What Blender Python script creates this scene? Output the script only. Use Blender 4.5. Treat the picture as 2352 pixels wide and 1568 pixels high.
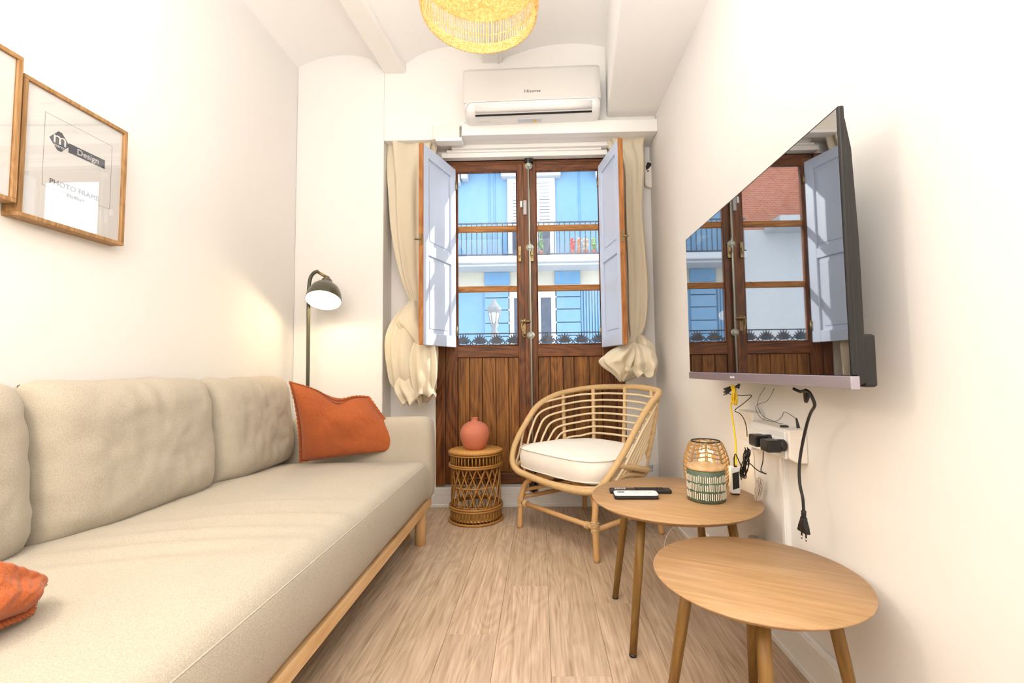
import bpy, math, random
from math import sin, cos, pi, radians, sqrt
from mathutils import Vector, Matrix, noise
random.seed(7)
for o in list(bpy.data.objects): bpy.data.objects.remove(o)
S = bpy.context.scene
COL = S.collection

# ------------------------------------------------------------------ camera
FPX, CX, CY, CAMZ = 1045.0, 1219.0, 784.0, 0.98
def _basis(roll=0.75):
    r = radians(roll)
    y = Vector((21.0, -61.0, FPX)).normalized()
    w = (61 * cos(r) + 21 * sin(r)) / FPX
    z = Vector((-sin(r), cos(r), w)).normalized()
    Y = Vector((y.x, y.y, -y.z)); Z = Vector((z.x, z.y, -z.z))
    return Matrix((Y.cross(Z), Y, Z))
B = _basis()
cd = bpy.data.cameras.new('camera'); cam = bpy.data.objects.new('camera', cd); COL.objects.link(cam)
cd.sensor_width = 36.0; cd.lens = FPX / 2352 * 36.0
cd.shift_x = -(CX - 1176.0) / 2352; cd.shift_y = 0.0
cd.clip_start = 0.02; cd.clip_end = 200
cam.matrix_world = Matrix.Translation((0, 0, CAMZ)) @ B.to_4x4()
S.camera = cam
def P(px, py, Y=None, X=None, Z=None):
    """point of the real room seen at a pixel of the survey photo, on a known plane"""
    d = B @ Vector((px - CX, -(py - CY), -FPX))
    t = Y / d.y if Y is not None else (X / d.x if X is not None else (Z - CAMZ) / d.z)
    return Vector((0, 0, CAMZ)) + d * t

# ------------------------------------------------------------------ world, sun, fill, exposure
wd = bpy.data.worlds.new('world'); S.world = wd; wd.use_nodes = True
wd.node_tree.nodes['Background'].inputs[0].default_value = (0.88, 0.94, 1.0, 1)
wd.node_tree.nodes['Background'].inputs[1].default_value = 3.2
def light(name, kind, loc, energy, color, size=0.1, size_y=None, target=None):
    ld = bpy.data.lights.new(name, kind); o = bpy.data.objects.new(name, ld); COL.objects.link(o)
    o.location = loc; ld.energy = energy; ld.color = color
    if kind == 'AREA':
        ld.shape = 'RECTANGLE'; ld.size = size; ld.size_y = size_y or size
    elif kind == 'SUN': ld.angle = radians(0.6)
    else: ld.shadow_soft_size = size
    if target is not None:
        o.rotation_euler = (Vector(target) - Vector(loc)).to_track_quat('-Z', 'Y').to_euler()
    return o
light('sun', 'SUN', (6, 8, 9), 6.5, (1, 0.95, 0.86), target=Vector((6, 8, 9)) + Vector((-0.78, -0.32, -0.42)))
light('overhead_fill_behind', 'AREA', (-0.45, -1.0, 2.95), 28, (1.0, 0.95, 0.90), 1.6, 1.6, target=(-0.45, -0.99, 0))  # added fill behind the camera, shining down; stands for no known fixture
light('upward_ceiling_fill', 'AREA', (-0.1, -0.2, 1.75), 98, (1.0, 0.975, 0.95), 1.0, 0.8, target=(-0.1, -0.19, 3.4))  # added area fill aimed up, brightens the ceiling and the room by bounce
light('lamp_behind', 'POINT', (-1.17, 0.45, 1.66), 19, (1.0, 0.80, 0.60), 0.07)
S.view_settings.view_transform = 'Standard'; S.view_settings.look = 'None'
S.view_settings.gamma = 1.0; S.view_settings.use_curve_mapping = False
S.view_settings.exposure = 0.18

# ------------------------------------------------------------------ materials
def srgb(r, g, b):
    f = lambda c: (c / 255 / 12.92) if c / 255 <= 0.04045 else ((c / 255 + 0.055) / 1.055) ** 2.4
    return (f(r), f(g), f(b), 1)
def base(name):
    m = bpy.data.materials.new(name); m.use_nodes = True
    return m, m.node_tree, m.node_tree.nodes['Principled BSDF']
def N(nt, kind, **kw):
    n = nt.nodes.new(kind)
    for k, v in kw.items():
        if hasattr(n, k): setattr(n, k, v)
        else: n.inputs[k].default_value = v
    return n
def plain(name, col, rough=0.5, metal=0.0, spec=0.5, bump=0.0, bscale=60, vary=0.0, emit=None, es=0, coat=0, ior=None, trans=0):
    m, nt, b = base(name)
    b.inputs['Base Color'].default_value = col; b.inputs['Roughness'].default_value = rough
    b.inputs['Metallic'].default_value = metal; b.inputs['Specular IOR Level'].default_value = spec
    b.inputs['Coat Weight'].default_value = coat
    if ior: b.inputs['IOR'].default_value = ior
    if emit: b.inputs['Emission Color'].default_value = emit; b.inputs['Emission Strength'].default_value = es
    if bump or vary:
        tc = N(nt, 'ShaderNodeTexCoord'); no = N(nt, 'ShaderNodeTexNoise', Scale=bscale, Detail=4.0)
        nt.links.new(tc.outputs['Object'], no.inputs['Vector'])
        if bump:
            bp = N(nt, 'ShaderNodeBump', Strength=bump, Distance=0.01)
            nt.links.new(no.outputs[0], bp.inputs['Height']); nt.links.new(bp.outputs[0], b.inputs['Normal'])
        if vary:
            mx = N(nt, 'ShaderNodeMix', data_type='RGBA'); mx.inputs[6].default_value = col
            mx.inputs[7].default_value = tuple(c * (1 - vary) for c in col[:3]) + (1,)
            nt.links.new(no.outputs[0], mx.inputs[0]); nt.links.new(mx.outputs[2], b.inputs['Base Color'])
    return m
def wood(name, dark, lite, axis=2, scale=1.0, rough=0.45, bump=0.15, rnd=0.25, streak=14, coat=0.0, lo=0.3, hi=0.72, rings=0.35):
    m, nt, b = base(name); L = nt.links.new
    tc = N(nt, 'ShaderNodeTexCoord'); oi = N(nt, 'ShaderNodeObjectInfo')
    off = N(nt, 'ShaderNodeVectorMath', operation='MULTIPLY'); cmb = N(nt, 'ShaderNodeCombineXYZ')
    for i in range(3): L(oi.outputs['Random'], cmb.inputs[i])
    L(cmb.outputs[0], off.inputs[0]); off.inputs[1].default_value = (37, 53, 71)
    add = N(nt, 'ShaderNodeVectorMath', operation='ADD'); L(tc.outputs['Object'], add.inputs[0]); L(off.outputs[0], add.inputs[1])
    mp = N(nt, 'ShaderNodeMapping'); s = [streak * scale] * 3; s[axis] = scale * 1.0; mp.inputs['Scale'].default_value = s
    L(add.outputs[0], mp.inputs['Vector'])
    n1 = N(nt, 'ShaderNodeTexNoise', Scale=2.2, Detail=7.0, Roughness=0.62, Distortion=0.6); L(mp.outputs[0], n1.inputs['Vector'])
    mp2 = N(nt, 'ShaderNodeMapping'); s2 = [5.0 * scale] * 3; s2[axis] = 0.9 * scale; mp2.inputs['Scale'].default_value = s2
    L(add.outputs[0], mp2.inputs['Vector'])
    n2 = N(nt, 'ShaderNodeTexNoise', Scale=1.0, Detail=1.5, Distortion=0.4); L(mp2.outputs[0], n2.inputs['Vector'])
    mu = N(nt, 'ShaderNodeMath', operation='MULTIPLY'); L(n2.outputs[0], mu.inputs[0]); mu.inputs[1].default_value = 70
    sn = N(nt, 'ShaderNodeMath', operation='SINE'); L(mu.outputs[0], sn.inputs[0])
    ma = N(nt, 'ShaderNodeMath', operation='MULTIPLY_ADD'); L(sn.outputs[0], ma.inputs[0]); ma.inputs[1].default_value = rings * 0.22; L(n1.outputs[0], ma.inputs[2])
    cr = N(nt, 'ShaderNodeValToRGB'); cr.color_ramp.elements[0].position = lo; cr.color_ramp.elements[1].position = hi
    cr.color_ramp.elements[0].color = dark; cr.color_ramp.elements[1].color = lite; L(ma.outputs[0], cr.inputs[0])
    hs = N(nt, 'ShaderNodeHueSaturation'); L(cr.outputs[0], hs.inputs['Color'])
    rm = N(nt, 'ShaderNodeMapRange'); L(oi.outputs['Random'], rm.inputs[0]); rm.inputs[3].default_value = 1 - rnd; rm.inputs[4].default_value = 1 + rnd
    L(rm.outputs[0], hs.inputs['Value']); L(hs.outputs[0], b.inputs['Base Color'])
    bp = N(nt, 'ShaderNodeBump', Strength=bump, Distance=0.003); L(n1.outputs[0], bp.inputs['Height']); L(bp.outputs[0], b.inputs['Normal'])
    b.inputs['Roughness'].default_value = rough; b.inputs['Specular IOR Level'].default_value = 0.35; b.inputs['Coat Weight'].default_value = coat; b.inputs['Coat Roughness'].default_value = 0.2
    return m
def fabric(name, c1, c2, scale=500, bump=0.3, big=0.08, transl=0.0, stretch=(1, 1, 1)):
    m, nt, b = base(name); L = nt.links.new
    tc = N(nt, 'ShaderNodeTexCoord'); mp = N(nt, 'ShaderNodeMapping'); mp.inputs['Scale'].default_value = stretch
    L(tc.outputs['Object'], mp.inputs['Vector'])
    n1 = N(nt, 'ShaderNodeTexNoise', Scale=scale, Detail=3.0); L(mp.outputs[0], n1.inputs['Vector'])
    n2 = N(nt, 'ShaderNodeTexNoise', Scale=9.0, Detail=5.0); L(tc.outputs['Object'], n2.inputs['Vector'])
    cr = N(nt, 'ShaderNodeValToRGB'); cr.color_ramp.elements[0].position = 0.36; cr.color_ramp.elements[1].position = 0.62
    cr.color_ramp.elements[0].color = c1; cr.color_ramp.elements[1].color = c2; L(n1.outputs[0], cr.inputs[0])
    hs = N(nt, 'ShaderNodeHueSaturation'); L(cr.outputs[0], hs.inputs['Color'])
    rm = N(nt, 'ShaderNodeMapRange'); L(n2.outputs[0], rm.inputs[0]); rm.inputs[1].default_value = 0.3; rm.inputs[2].default_value = 0.7
    rm.inputs[3].default_value = 1 - big; rm.inputs[4].default_value = 1 + big; L(rm.outputs[0], hs.inputs['Value'])
    L(hs.outputs[0], b.inputs['Base Color'])
    bp = N(nt, 'ShaderNodeBump', Strength=bump, Distance=0.002); L(n1.outputs[0], bp.inputs['Height']); L(bp.outputs[0], b.inputs['Normal'])
    b.inputs['Roughness'].default_value = 0.9; b.inputs['Specular IOR Level'].default_value = 0.15; b.inputs['Sheen Weight'].default_value = 0.15
    if transl:
        out = nt.nodes['Material Output']; tr = N(nt, 'ShaderNodeBsdfTranslucent'); L(hs.outputs[0], tr.inputs[0])
        mx = N(nt, 'ShaderNodeMixShader'); mx.inputs[0].default_value = transl
        L(b.outputs[0], mx.inputs[1]); L(tr.outputs[0], mx.inputs[2]); L(mx.outputs[0], out.inputs[0])
    return m
def glass(name, tint=(1, 1, 1, 1), ior=1.5, dirt=0.0):
    m = bpy.data.materials.new(name); m.use_nodes = True; nt = m.node_tree; L = nt.links.new
    nt.nodes.remove(nt.nodes['Principled BSDF']); out = nt.nodes['Material Output']
    t = N(nt, 'ShaderNodeBsdfTransparent'); t.inputs[0].default_value = tint
    g = N(nt, 'ShaderNodeBsdfGlossy'); g.inputs['Roughness'].default_value = 0.0
    lw_ = N(nt, 'ShaderNodeLayerWeight'); lw_.inputs[0].default_value = 0.5
    pw_ = N(nt, 'ShaderNodeMath', operation='POWER'); L(lw_.outputs['Facing'], pw_.inputs[0]); pw_.inputs[1].default_value = 4.0
    f0 = ((ior - 1) / (ior + 1)) ** 2
    f = N(nt, 'ShaderNodeMapRange'); L(pw_.outputs[0], f.inputs[0]); f.inputs[3].default_value = f0; f.inputs[4].default_value = 1.0
    mx = N(nt, 'ShaderNodeMixShader'); L(f.outputs[0], mx.inputs[0]); L(t.outputs[0], mx.inputs[1]); L(g.outputs[0], mx.inputs[2])
    last = mx
    if dirt:
        tc = N(nt, 'ShaderNodeTexCoord'); no = N(nt, 'ShaderNodeTexNoise', Scale=14.0, Detail=8.0, Distortion=1.5); L(tc.outputs['Object'], no.inputs['Vector'])
        rm = N(nt, 'ShaderNodeMapRange'); L(no.outputs[0], rm.inputs[0]); rm.inputs[1].default_value = 0.45; rm.inputs[2].default_value = 0.85; rm.inputs[4].default_value = dirt
        d = N(nt, 'ShaderNodeBsdfTranslucent'); d.inputs[0].default_value = (0.9, 0.9, 0.9, 1)
        m2 = N(nt, 'ShaderNodeMixShader'); L(rm.outputs[0], m2.inputs[0]); L(mx.outputs[0], m2.inputs[1]); L(d.outputs[0], m2.inputs[2]); last = m2
    L(last.outputs[0], out.inputs[0])
    return m
M = {}
M['wall'] = plain('wall_plaster', (0.87, 0.852, 0.825, 1), 0.85, spec=0.2, bump=0.10, bscale=7, vary=0.015)
M['ceil'] = plain('ceiling_plaster', (0.92, 0.91, 0.895, 1), 0.85, spec=0.2, bump=0.15, bscale=5)
M['beam'] = plain('white_painted_beam', (0.88, 0.86, 0.83, 1), 0.6, bump=0.4, bscale=25)
M['trim'] = plain('white_gloss_paint', (0.88, 0.87, 0.85, 1), 0.4, bump=0.05, bscale=40)
M['floor'] = wood('oak_laminate', srgb(160, 134, 107), srgb(213, 189, 162), axis=1, scale=1.6, rough=0.36, bump=0.05, rnd=0.05, streak=24, lo=0.26, hi=0.70, rings=0.24)
M['subfloor'] = plain('subfloor', srgb(120, 90, 66), 0.8)
M['door'] = wood('varnished_pine', srgb(56, 26, 8), srgb(138, 82, 38), axis=2, scale=1.4, rough=0.4, bump=0.4, rnd=0.12, streak=30, coat=0.12, lo=0.30, hi=0.70, rings=0.28)
M['doorh'] = wood('varnished_pine_rail', srgb(56, 26, 8), srgb(134, 78, 36), axis=0, scale=1.4, rough=0.4, bump=0.4, rnd=0.1, streak=30, coat=0.12, lo=0.30, hi=0.70, rings=0.28)
M['board'] = wood('pine_board', srgb(72, 38, 10), srgb(160, 106, 50), axis=2, scale=1.3, rough=0.45, bump=0.4, rnd=0.22, streak=26, lo=0.30, hi=0.72, rings=0.24)
M['muntin'] = wood('bare_muntin', srgb(132, 84, 40), srgb(190, 134, 76), axis=0, scale=2.0, rough=0.6, bump=0.4, rnd=0.05)
M['shutter'] = plain('pale_blue_paint', srgb(198, 210, 232), 0.42, bump=0.12, bscale=22, vary=0.03)
M['shutedge'] = wood('shutter_edge_wood', srgb(142, 86, 42), srgb(190, 130, 74), axis=2, scale=2, rough=0.5, rnd=0.02)
M['brass'] = plain('aged_brass', srgb(150, 130, 92), 0.35, metal=0.9, bump=0.3, bscale=60)
M['rod'] = plain('painted_grey_metal', srgb(176, 180, 168), 0.4, metal=0.35, bump=0.3, bscale=50)
M['dark'] = plain('dark_void', (0.01, 0.01, 0.01, 1), 0.8)
M['pane'] = glass('window_glass', (0.98, 0.99, 0.99, 1), 1.32, 0.04)
M['picglass'] = glass('picture_glass', (1, 1, 1, 1), 1.9)
M['sofa'] = fabric('beige_sofa_fabric', srgb(168, 159, 142), srgb(190, 181, 164), 650, 0.12, 0.02, stretch=(1, 0.4, 1))
M['orange'] = fabric('rust_linen', srgb(166, 86, 46), srgb(184, 100, 56), 420, 0.15, 0.05, stretch=(1, 1, 0.3))
M['white_cloth'] = fabric('white_cotton', srgb(238, 232, 222), srgb(244, 239, 230), 500, 0.06, 0.01)
M['curtain'] = fabric('cream_curtain', srgb(245, 236, 214), srgb(248, 240, 220), 500, 0.02, 0.008, transl=0.4)
M['birch'] = wood('light_birch', srgb(206, 164, 112), srgb(232, 196, 148), axis=1, scale=1.2, rough=0.45, bump=0.05, rnd=0.03)
M['birchleg'] = wood('birch_leg', srgb(196, 150, 98), srgb(226, 186, 134), axis=2, scale=1.2, rough=0.45, bump=0.05, rnd=0.04)
M['oaktop'] = wood('oak_veneer', srgb(156, 120, 80), srgb(190, 153, 110), axis=1, scale=1.6, rough=0.36, bump=0.04, rnd=0.03, streak=28, lo=0.22, hi=0.72, rings=0.16)
M['oakleg'] = wood('oak_leg', srgb(122, 88, 42), srgb(152, 116, 62), axis=2, scale=2.0, rough=0.42, bump=0.05, rnd=0.04)
M['framewood'] = wood('oak_frame', srgb(142, 104, 62), srgb(186, 146, 100), axis=2, scale=3, rough=0.5, rnd=0.03)
M['rattan'] = plain('peeled_rattan', srgb(224, 190, 140), 0.5, bump=0.25, bscale=120, vary=0.18)
M['wrap'] = plain('rattan_wrapping', srgb(226, 190, 136), 0.5, bump=0.3, bscale=160, vary=0.28)
M['cane'] = plain('pale_cane', srgb(240, 218, 180), 0.45, vary=0.08, bscale=40)
M['rleg'] = plain('rattan_pole', srgb(214, 168, 112), 0.42, bump=0.15, bscale=60, vary=0.15)
M['bamboo'] = plain('honey_cane', srgb(176, 124, 58), 0.45, bump=0.2, bscale=120, vary=0.25)
M['white'] = plain('white_plastic', srgb(236, 236, 236), 0.35)
M['whitew'] = plain('warm_white_plastic', srgb(238, 232, 222), 0.4)
M['grey'] = plain('grey_plastic', srgb(180, 180, 182), 0.4)
M['acgrey'] = plain('matte_ac_panel', srgb(214, 212, 208), 0.5)
M['black'] = plain('black_plastic', srgb(26, 26, 27), 0.35)
M['blackm'] = plain('matte_black_plastic', srgb(34, 33, 32), 0.6, bump=0.1, bscale=200)
M['screen'] = plain('glossy_screen', (0.006, 0.006, 0.008, 1), 0.02, ior=5.0, spec=0.5)
M['silver'] = plain('brushed_lilac_aluminium', srgb(186, 180, 196), 0.35, metal=0.8)
M['chrome'] = plain('nickel', srgb(205, 200, 190), 0.25, metal=1.0)
M['yellow'] = plain('yellow_cable', srgb(226, 190, 20), 0.45)
M['greycable'] = plain('grey_beige_cable', srgb(206, 194, 180), 0.5)
M['terra'] = plain('terracotta_glaze', srgb(202, 120, 92), 0.6, bump=0.35, bscale=180, vary=0.10)
M['green'] = plain('sage_green_glaze', srgb(84, 100, 82), 0.5)
M['ivory'] = plain('ivory_dashes', srgb(236, 226, 206), 0.5)
M['olive'] = plain('olive_enamel', srgb(74, 72, 54), 0.28, coat=0.4)
M['lampin'] = plain('white_enamel', (0.9, 0.88, 0.8, 1), 0.4)
M['bulb'] = plain('bulb_glow', (1, 0.9, 0.7, 1), 0.3, emit=(1, 0.80, 0.50, 1), es=30)
M['bulbp'] = plain('pendant_bulb', (1, 0.9, 0.7, 1), 0.3, emit=(1, 0.82, 0.52, 1), es=14)
M['fairy'] = plain('fairy_light', (1, 0.9, 0.6, 1), 0.3, emit=(1, 0.74, 0.36, 1), es=55)
M['sea'] = fabric('seagrass_weave', srgb(232, 200, 130), srgb(252, 234, 184), 90, 0.1, 0.06, transl=0.55)
M['rope'] = plain('paper_rope', srgb(196, 156, 100), 0.8, bump=0.6, bscale=260, vary=0.4)
M['paper'] = plain('print_paper', srgb(232, 232, 230), 0.7)
M['ink'] = plain('slate_ink', srgb(62, 68, 84), 0.6)
M['inklight'] = plain('grey_line_ink', srgb(120, 112, 118), 0.7)
M['red'] = plain('red_mark', srgb(200, 50, 40), 0.5)
M['amber'] = plain('yellow_warning', srgb(236, 190, 60), 0.5)
M['lcd'] = plain('lcd_grey', srgb(150, 158, 166), 0.2)
M['lampiron'] = plain('grey_lamp_metal', srgb(112, 116, 124), 0.6)
M['sticker'] = plain('pale_sticker', srgb(206, 212, 222), 0.5)
M['iron'] = plain('cast_iron', srgb(54, 60, 74), 0.5, metal=0.3)
M['blue'] = plain('sky_blue_render', srgb(108, 148, 182), 0.9, vary=0.05, bscale=3)
M['bluedk'] = plain('mid_blue_render', srgb(92, 138, 176), 0.9, vary=0.04, bscale=3)
M['stone'] = plain('cream_stone', srgb(180, 176, 164), 0.9, bump=0.4, bscale=8, vary=0.08)
M['white_ext'] = plain('white_render', srgb(184, 188, 194), 0.9, vary=0.04, bscale=2)
M['wglass'] = plain('dark_window_glass', srgb(70, 80, 98), 0.5, spec=0.2)
M['street'] = plain('pale_paving', srgb(160, 157, 150), 0.9, vary=0.1, bscale=5)
M['brick'] = None
def brickmat():
    m, nt, b = base('red_brick'); L = nt.links.new
    tc = N(nt, 'ShaderNodeTexCoord'); mp = N(nt, 'ShaderNodeMapping'); mp.inputs['Rotation'].default_value = (pi / 2, 0, 0)
    L(tc.outputs['Object'], mp.inputs['Vector'])
    t = N(nt, 'ShaderNodeTexBrick', Scale=5.0); t.inputs['Color1'].default_value = srgb(166, 84, 58); t.inputs['Color2'].default_value = srgb(178, 104, 76); t.inputs['Mortar'].default_value = srgb(180, 158, 142)
    L(mp.outputs[0], t.inputs['Vector']); L(t.outputs[0], b.inputs['Base Color']); b.inputs['Roughness'].default_value = 0.9
    return m
M['brick'] = brickmat()
def weavemat():
    m, nt, b = base('woven_cane_top'); L = nt.links.new
    tc = N(nt, 'ShaderNodeTexCoord'); ck = N(nt, 'ShaderNodeTexChecker', Scale=110.0)
    ck.inputs['Color1'].default_value = srgb(222, 170, 98); ck.inputs['Color2'].default_value = srgb(184, 130, 62)
    L(tc.outputs['Object'], ck.inputs['Vector']); L(ck.outputs[0], b.inputs['Base Color'])
    bp = N(nt, 'ShaderNodeBump', Strength=0.5, Distance=0.002); L(ck.outputs[1], bp.inputs['Height']); L(bp.outputs[0], b.inputs['Normal'])
    b.inputs['Roughness'].default_value = 0.5
    return m
M['weave'] = weavemat()

# ------------------------------------------------------------------ mesh helpers
def world_of(o):
    m = Matrix.LocRotScale(o.location, o.rotation_euler, o.scale)
    return world_of(o.parent) @ m if o.parent else m
class MB:
    def __init__(s): s.v = []; s.f = []; s.sm = []
    def add(s, vs, fs, smooth=False):
        n = len(s.v); s.v += [Vector(v) for v in vs]; s.f += [tuple(i + n for i in f) for f in fs]; s.sm += [smooth] * len(fs); return s
    def box(s, x0, x1, y0, y1, z0, z1, mat=None):
        vs = [Vector((x, y, z)) for z in (z0, z1) for y in (y0, y1) for x in (x0, x1)]
        if mat is not None: vs = [mat @ v for v in vs]
        return s.add(vs, [(0, 2, 3, 1), (4, 5, 7, 6), (0, 1, 5, 4), (2, 6, 7, 3), (0, 4, 6, 2), (1, 3, 7, 5)])
    def hexa(s, c): # 8 corners ordered as in box
        return s.add(c, [(0, 2, 3, 1), (4, 5, 7, 6), (0, 1, 5, 4), (2, 6, 7, 3), (0, 4, 6, 2), (1, 3, 7, 5)])
    def prism(s, poly, fn, d0, d1, smooth=False): # poly of (a,b); fn(a,b,d)->Vector
        n = len(poly)
        vs = [fn(a, b, d0) for a, b in poly] + [fn(a, b, d1) for a, b in poly]
        s.add(vs, [tuple(range(n))[::-1], tuple(range(n, 2 * n))])
        k = len(s.v) - 2 * n
        s.f += [(k + i, k + (i + 1) % n, k + n + (i + 1) % n, k + n + i) for i in range(n)]; s.sm += [smooth] * n
        return s
    def tube(s, pts, r, seg=8, closed=False, caps=True, rf=None, squash=None):
        pts = [Vector(p) for p in pts]; n = len(pts)
        tan = []
        for i in range(n):
            a = pts[(i - 1) % n] if (closed or i > 0) else pts[i]; b = pts[(i + 1) % n] if (closed or i < n - 1) else pts[i]
            t = (b - a); tan.append(t.normalized() if t.length > 1e-9 else Vector((0, 0, 1)))
        up = Vector((0, 0, 1)) if abs(tan[0].z) < 0.9 else Vector((1, 0, 0))
        u = tan[0].cross(up).normalized(); vs = []
        frames = []
        for i in range(n):
            u = (u - tan[i] * u.dot(tan[i]));
            u = u.normalized() if u.length > 1e-6 else tan[i].orthogonal().normalized()
            frames.append((u.copy(), tan[i].cross(u)))
        twist = 0
        if closed:
            uu = frames[-1][0] - tan[0] * frames[-1][0].dot(tan[0]); uu.normalize()
            twist = math.atan2(uu.dot(frames[0][1]), uu.dot(frames[0][0]))
        for i in range(n):
            a0 = -twist * i / n
            ri = r[i] if isinstance(r, (list, tuple)) else r
            if rf: ri *= rf(i, n)
            U, W = frames[i]
            for k in range(seg):
                a = 2 * pi * k / seg + a0
                vs.append(pts[i] + U * (cos(a) * ri) + W * (sin(a) * ri))
        fs = []
        m = n if closed else n - 1
        for i in range(m):
            j = (i + 1) % n
            for k in range(seg):
                l = (k + 1) % seg; fs.append((i * seg + k, i * seg + l, j * seg + l, j * seg + k))
        s.add(vs, fs, True)
        if caps and not closed:
            b = len(s.v) - n * seg
            s.f += [tuple(b + k for k in range(seg))[::-1], tuple(b + (n - 1) * seg + k for k in range(seg))]; s.sm += [False, False]
        return s
    def lathe(s, prof, c=(0, 0, 0), seg=32, mat=None, cap0=True, cap1=True, smooth=True, ell=(1, 1)):
        c = Vector(c); vs = []
        for r, z in prof:
            for k in range(seg):
                a = 2 * pi * k / seg; v = Vector((r * cos(a) * ell[0], r * sin(a) * ell[1], z))
                vs.append((mat @ v if mat is not None else v) + c)
        fs = [(i * seg + k, i * seg + (k + 1) % seg, (i + 1) * seg + (k + 1) % seg, (i + 1) * seg + k) for i in range(len(prof) - 1) for k in range(seg)]
        s.add(vs, fs, smooth); b = len(s.v) - len(prof) * seg; e = b + (len(prof) - 1) * seg
        if cap0: s.f.append(tuple(b + k for k in range(seg))[::-1]); s.sm.append(False)
        if cap1: s.f.append(tuple(e + k for k in range(seg))); s.sm.append(False)
        return s
    def grid(s, fn, nu, nv, cu=False, cv=False, smooth=True):
        vs = [fn(i / (nu if cu else nu - 1), j / (nv if cv else nv - 1)) for j in range(nv) for i in range(nu)]
        fs = []
        for j in range(nv if cv else nv - 1):
            for i in range(nu if cu else nu - 1):
                a, b = i, (i + 1) % nu; c, d = j, (j + 1) % nv
                fs.append((c * nu + a, c * nu + b, d * nu + b, d * nu + a))
        return s.add(vs, fs, smooth)
    def build(s, name, mat, parent=None, bevel=0, seg=2, local=False, subsurf=0, solid=0, weld=False):
        me = bpy.data.meshes.new(name)
        vs = s.v
        if parent is not None and not local:
            inv = world_of(parent).inverted(); vs = [inv @ v for v in vs]
        me.from_pydata([tuple(v) for v in vs], [], s.f)
        me.polygons.foreach_set('use_smooth', s.sm)
        import bmesh
        bm = bmesh.new(); bm.from_mesh(me)
        if weld: bmesh.ops.remove_doubles(bm, verts=bm.verts, dist=1e-5)
        if not solid: bmesh.ops.recalc_face_normals(bm, faces=bm.faces)
        bm.to_mesh(me); bm.free()
        o = bpy.data.objects.new(name, me); COL.objects.link(o)
        if mat: me.materials.append(mat)
        if parent is not None: o.parent = parent
        if solid:
            md = o.modifiers.new('solid', 'SOLIDIFY'); md.thickness = solid; md.offset = 0
        if bevel:
            md = o.modifiers.new('bevel', 'BEVEL'); md.width = bevel; md.segments = seg; md.limit_method = 'ANGLE'; md.angle_limit = radians(40)
        if subsurf:
            md = o.modifiers.new('sub', 'SUBSURF'); md.levels = subsurf; md.render_levels = subsurf
        return o
def empty(name, loc, rz=0.0, rot=None):
    o = bpy.data.objects.new(name, None); COL.objects.link(o); o.location = loc
    o.rotation_euler = rot if rot else (0, 0, rz); o.empty_display_size = 0.05
    return o
def tag(o, label=None, cat=None, group=None, kind=None):
    if label: o['label'] = label
    if cat: o['category'] = cat
    if group: o['group'] = group
    if kind: o['kind'] = kind
    return o
def thing(name, label, cat, loc=(0, 0, 0), rz=0.0, group=None, rot=None): return tag(empty(name, loc, rz, rot), label, cat, group)
def dup(o, parent=None):
    c = o.copy(); COL.objects.link(c)
    if parent is not None: c.parent = parent
    for ch in [k for k in bpy.data.objects if k.parent == o]: dup(ch, c)
    return c
def bx(*a): return MB().box(*a)
def catmull(pts, n=8, closed=False):
    pts = [Vector(p) for p in pts]; out = []; m = len(pts)
    for i in range(m if closed else m - 1):
        g = lambda k: pts[k % m] if closed else pts[max(0, min(m - 1, k))]
        p0, p1, p2, p3 = g(i - 1), g(i), g(i + 1), g(i + 2)
        for j in range(n):
            t = j / n; t2 = t * t; t3 = t2 * t
            out.append(0.5 * ((2 * p1) + (p2 - p0) * t + (2 * p0 - 5 * p1 + 4 * p2 - p3) * t2 + (3 * p1 - p0 - 3 * p2 + p3) * t3))
    if not closed: out.append(pts[-1])
    return out
def writing(name, body, size, origin, right, up, mat, parent=None, align='CENTER', depth=0.0004, stretch=1.0):
    cu = bpy.data.curves.new(name, 'FONT'); cu.body = body; cu.size = size; cu.align_x = align; cu.align_y = 'CENTER'; cu.extrude = depth; cu.resolution_u = 3
    t = bpy.data.objects.new(name + '_tmp', cu); COL.objects.link(t)
    bpy.context.view_layer.update()
    me = bpy.data.meshes.new_from_object(t.evaluated_get(bpy.context.evaluated_depsgraph_get()))
    bpy.data.objects.remove(t)
    R = Vector(right).normalized(); U = Vector(up).normalized(); Nn = R.cross(U); o3 = Vector(origin)
    inv = world_of(parent).inverted() if parent else Matrix.Identity(4)
    for v in me.vertices:
        v.co = inv @ (o3 + R * v.co.x * stretch + U * v.co.y + Nn * v.co.z)
    me.materials.clear(); me.materials.append(mat)
    o = bpy.data.objects.new(name, me); COL.objects.link(o)
    if parent: o.parent = parent
    return o
def nz(p, s): return noise.noise(Vector(p) * s)

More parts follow.
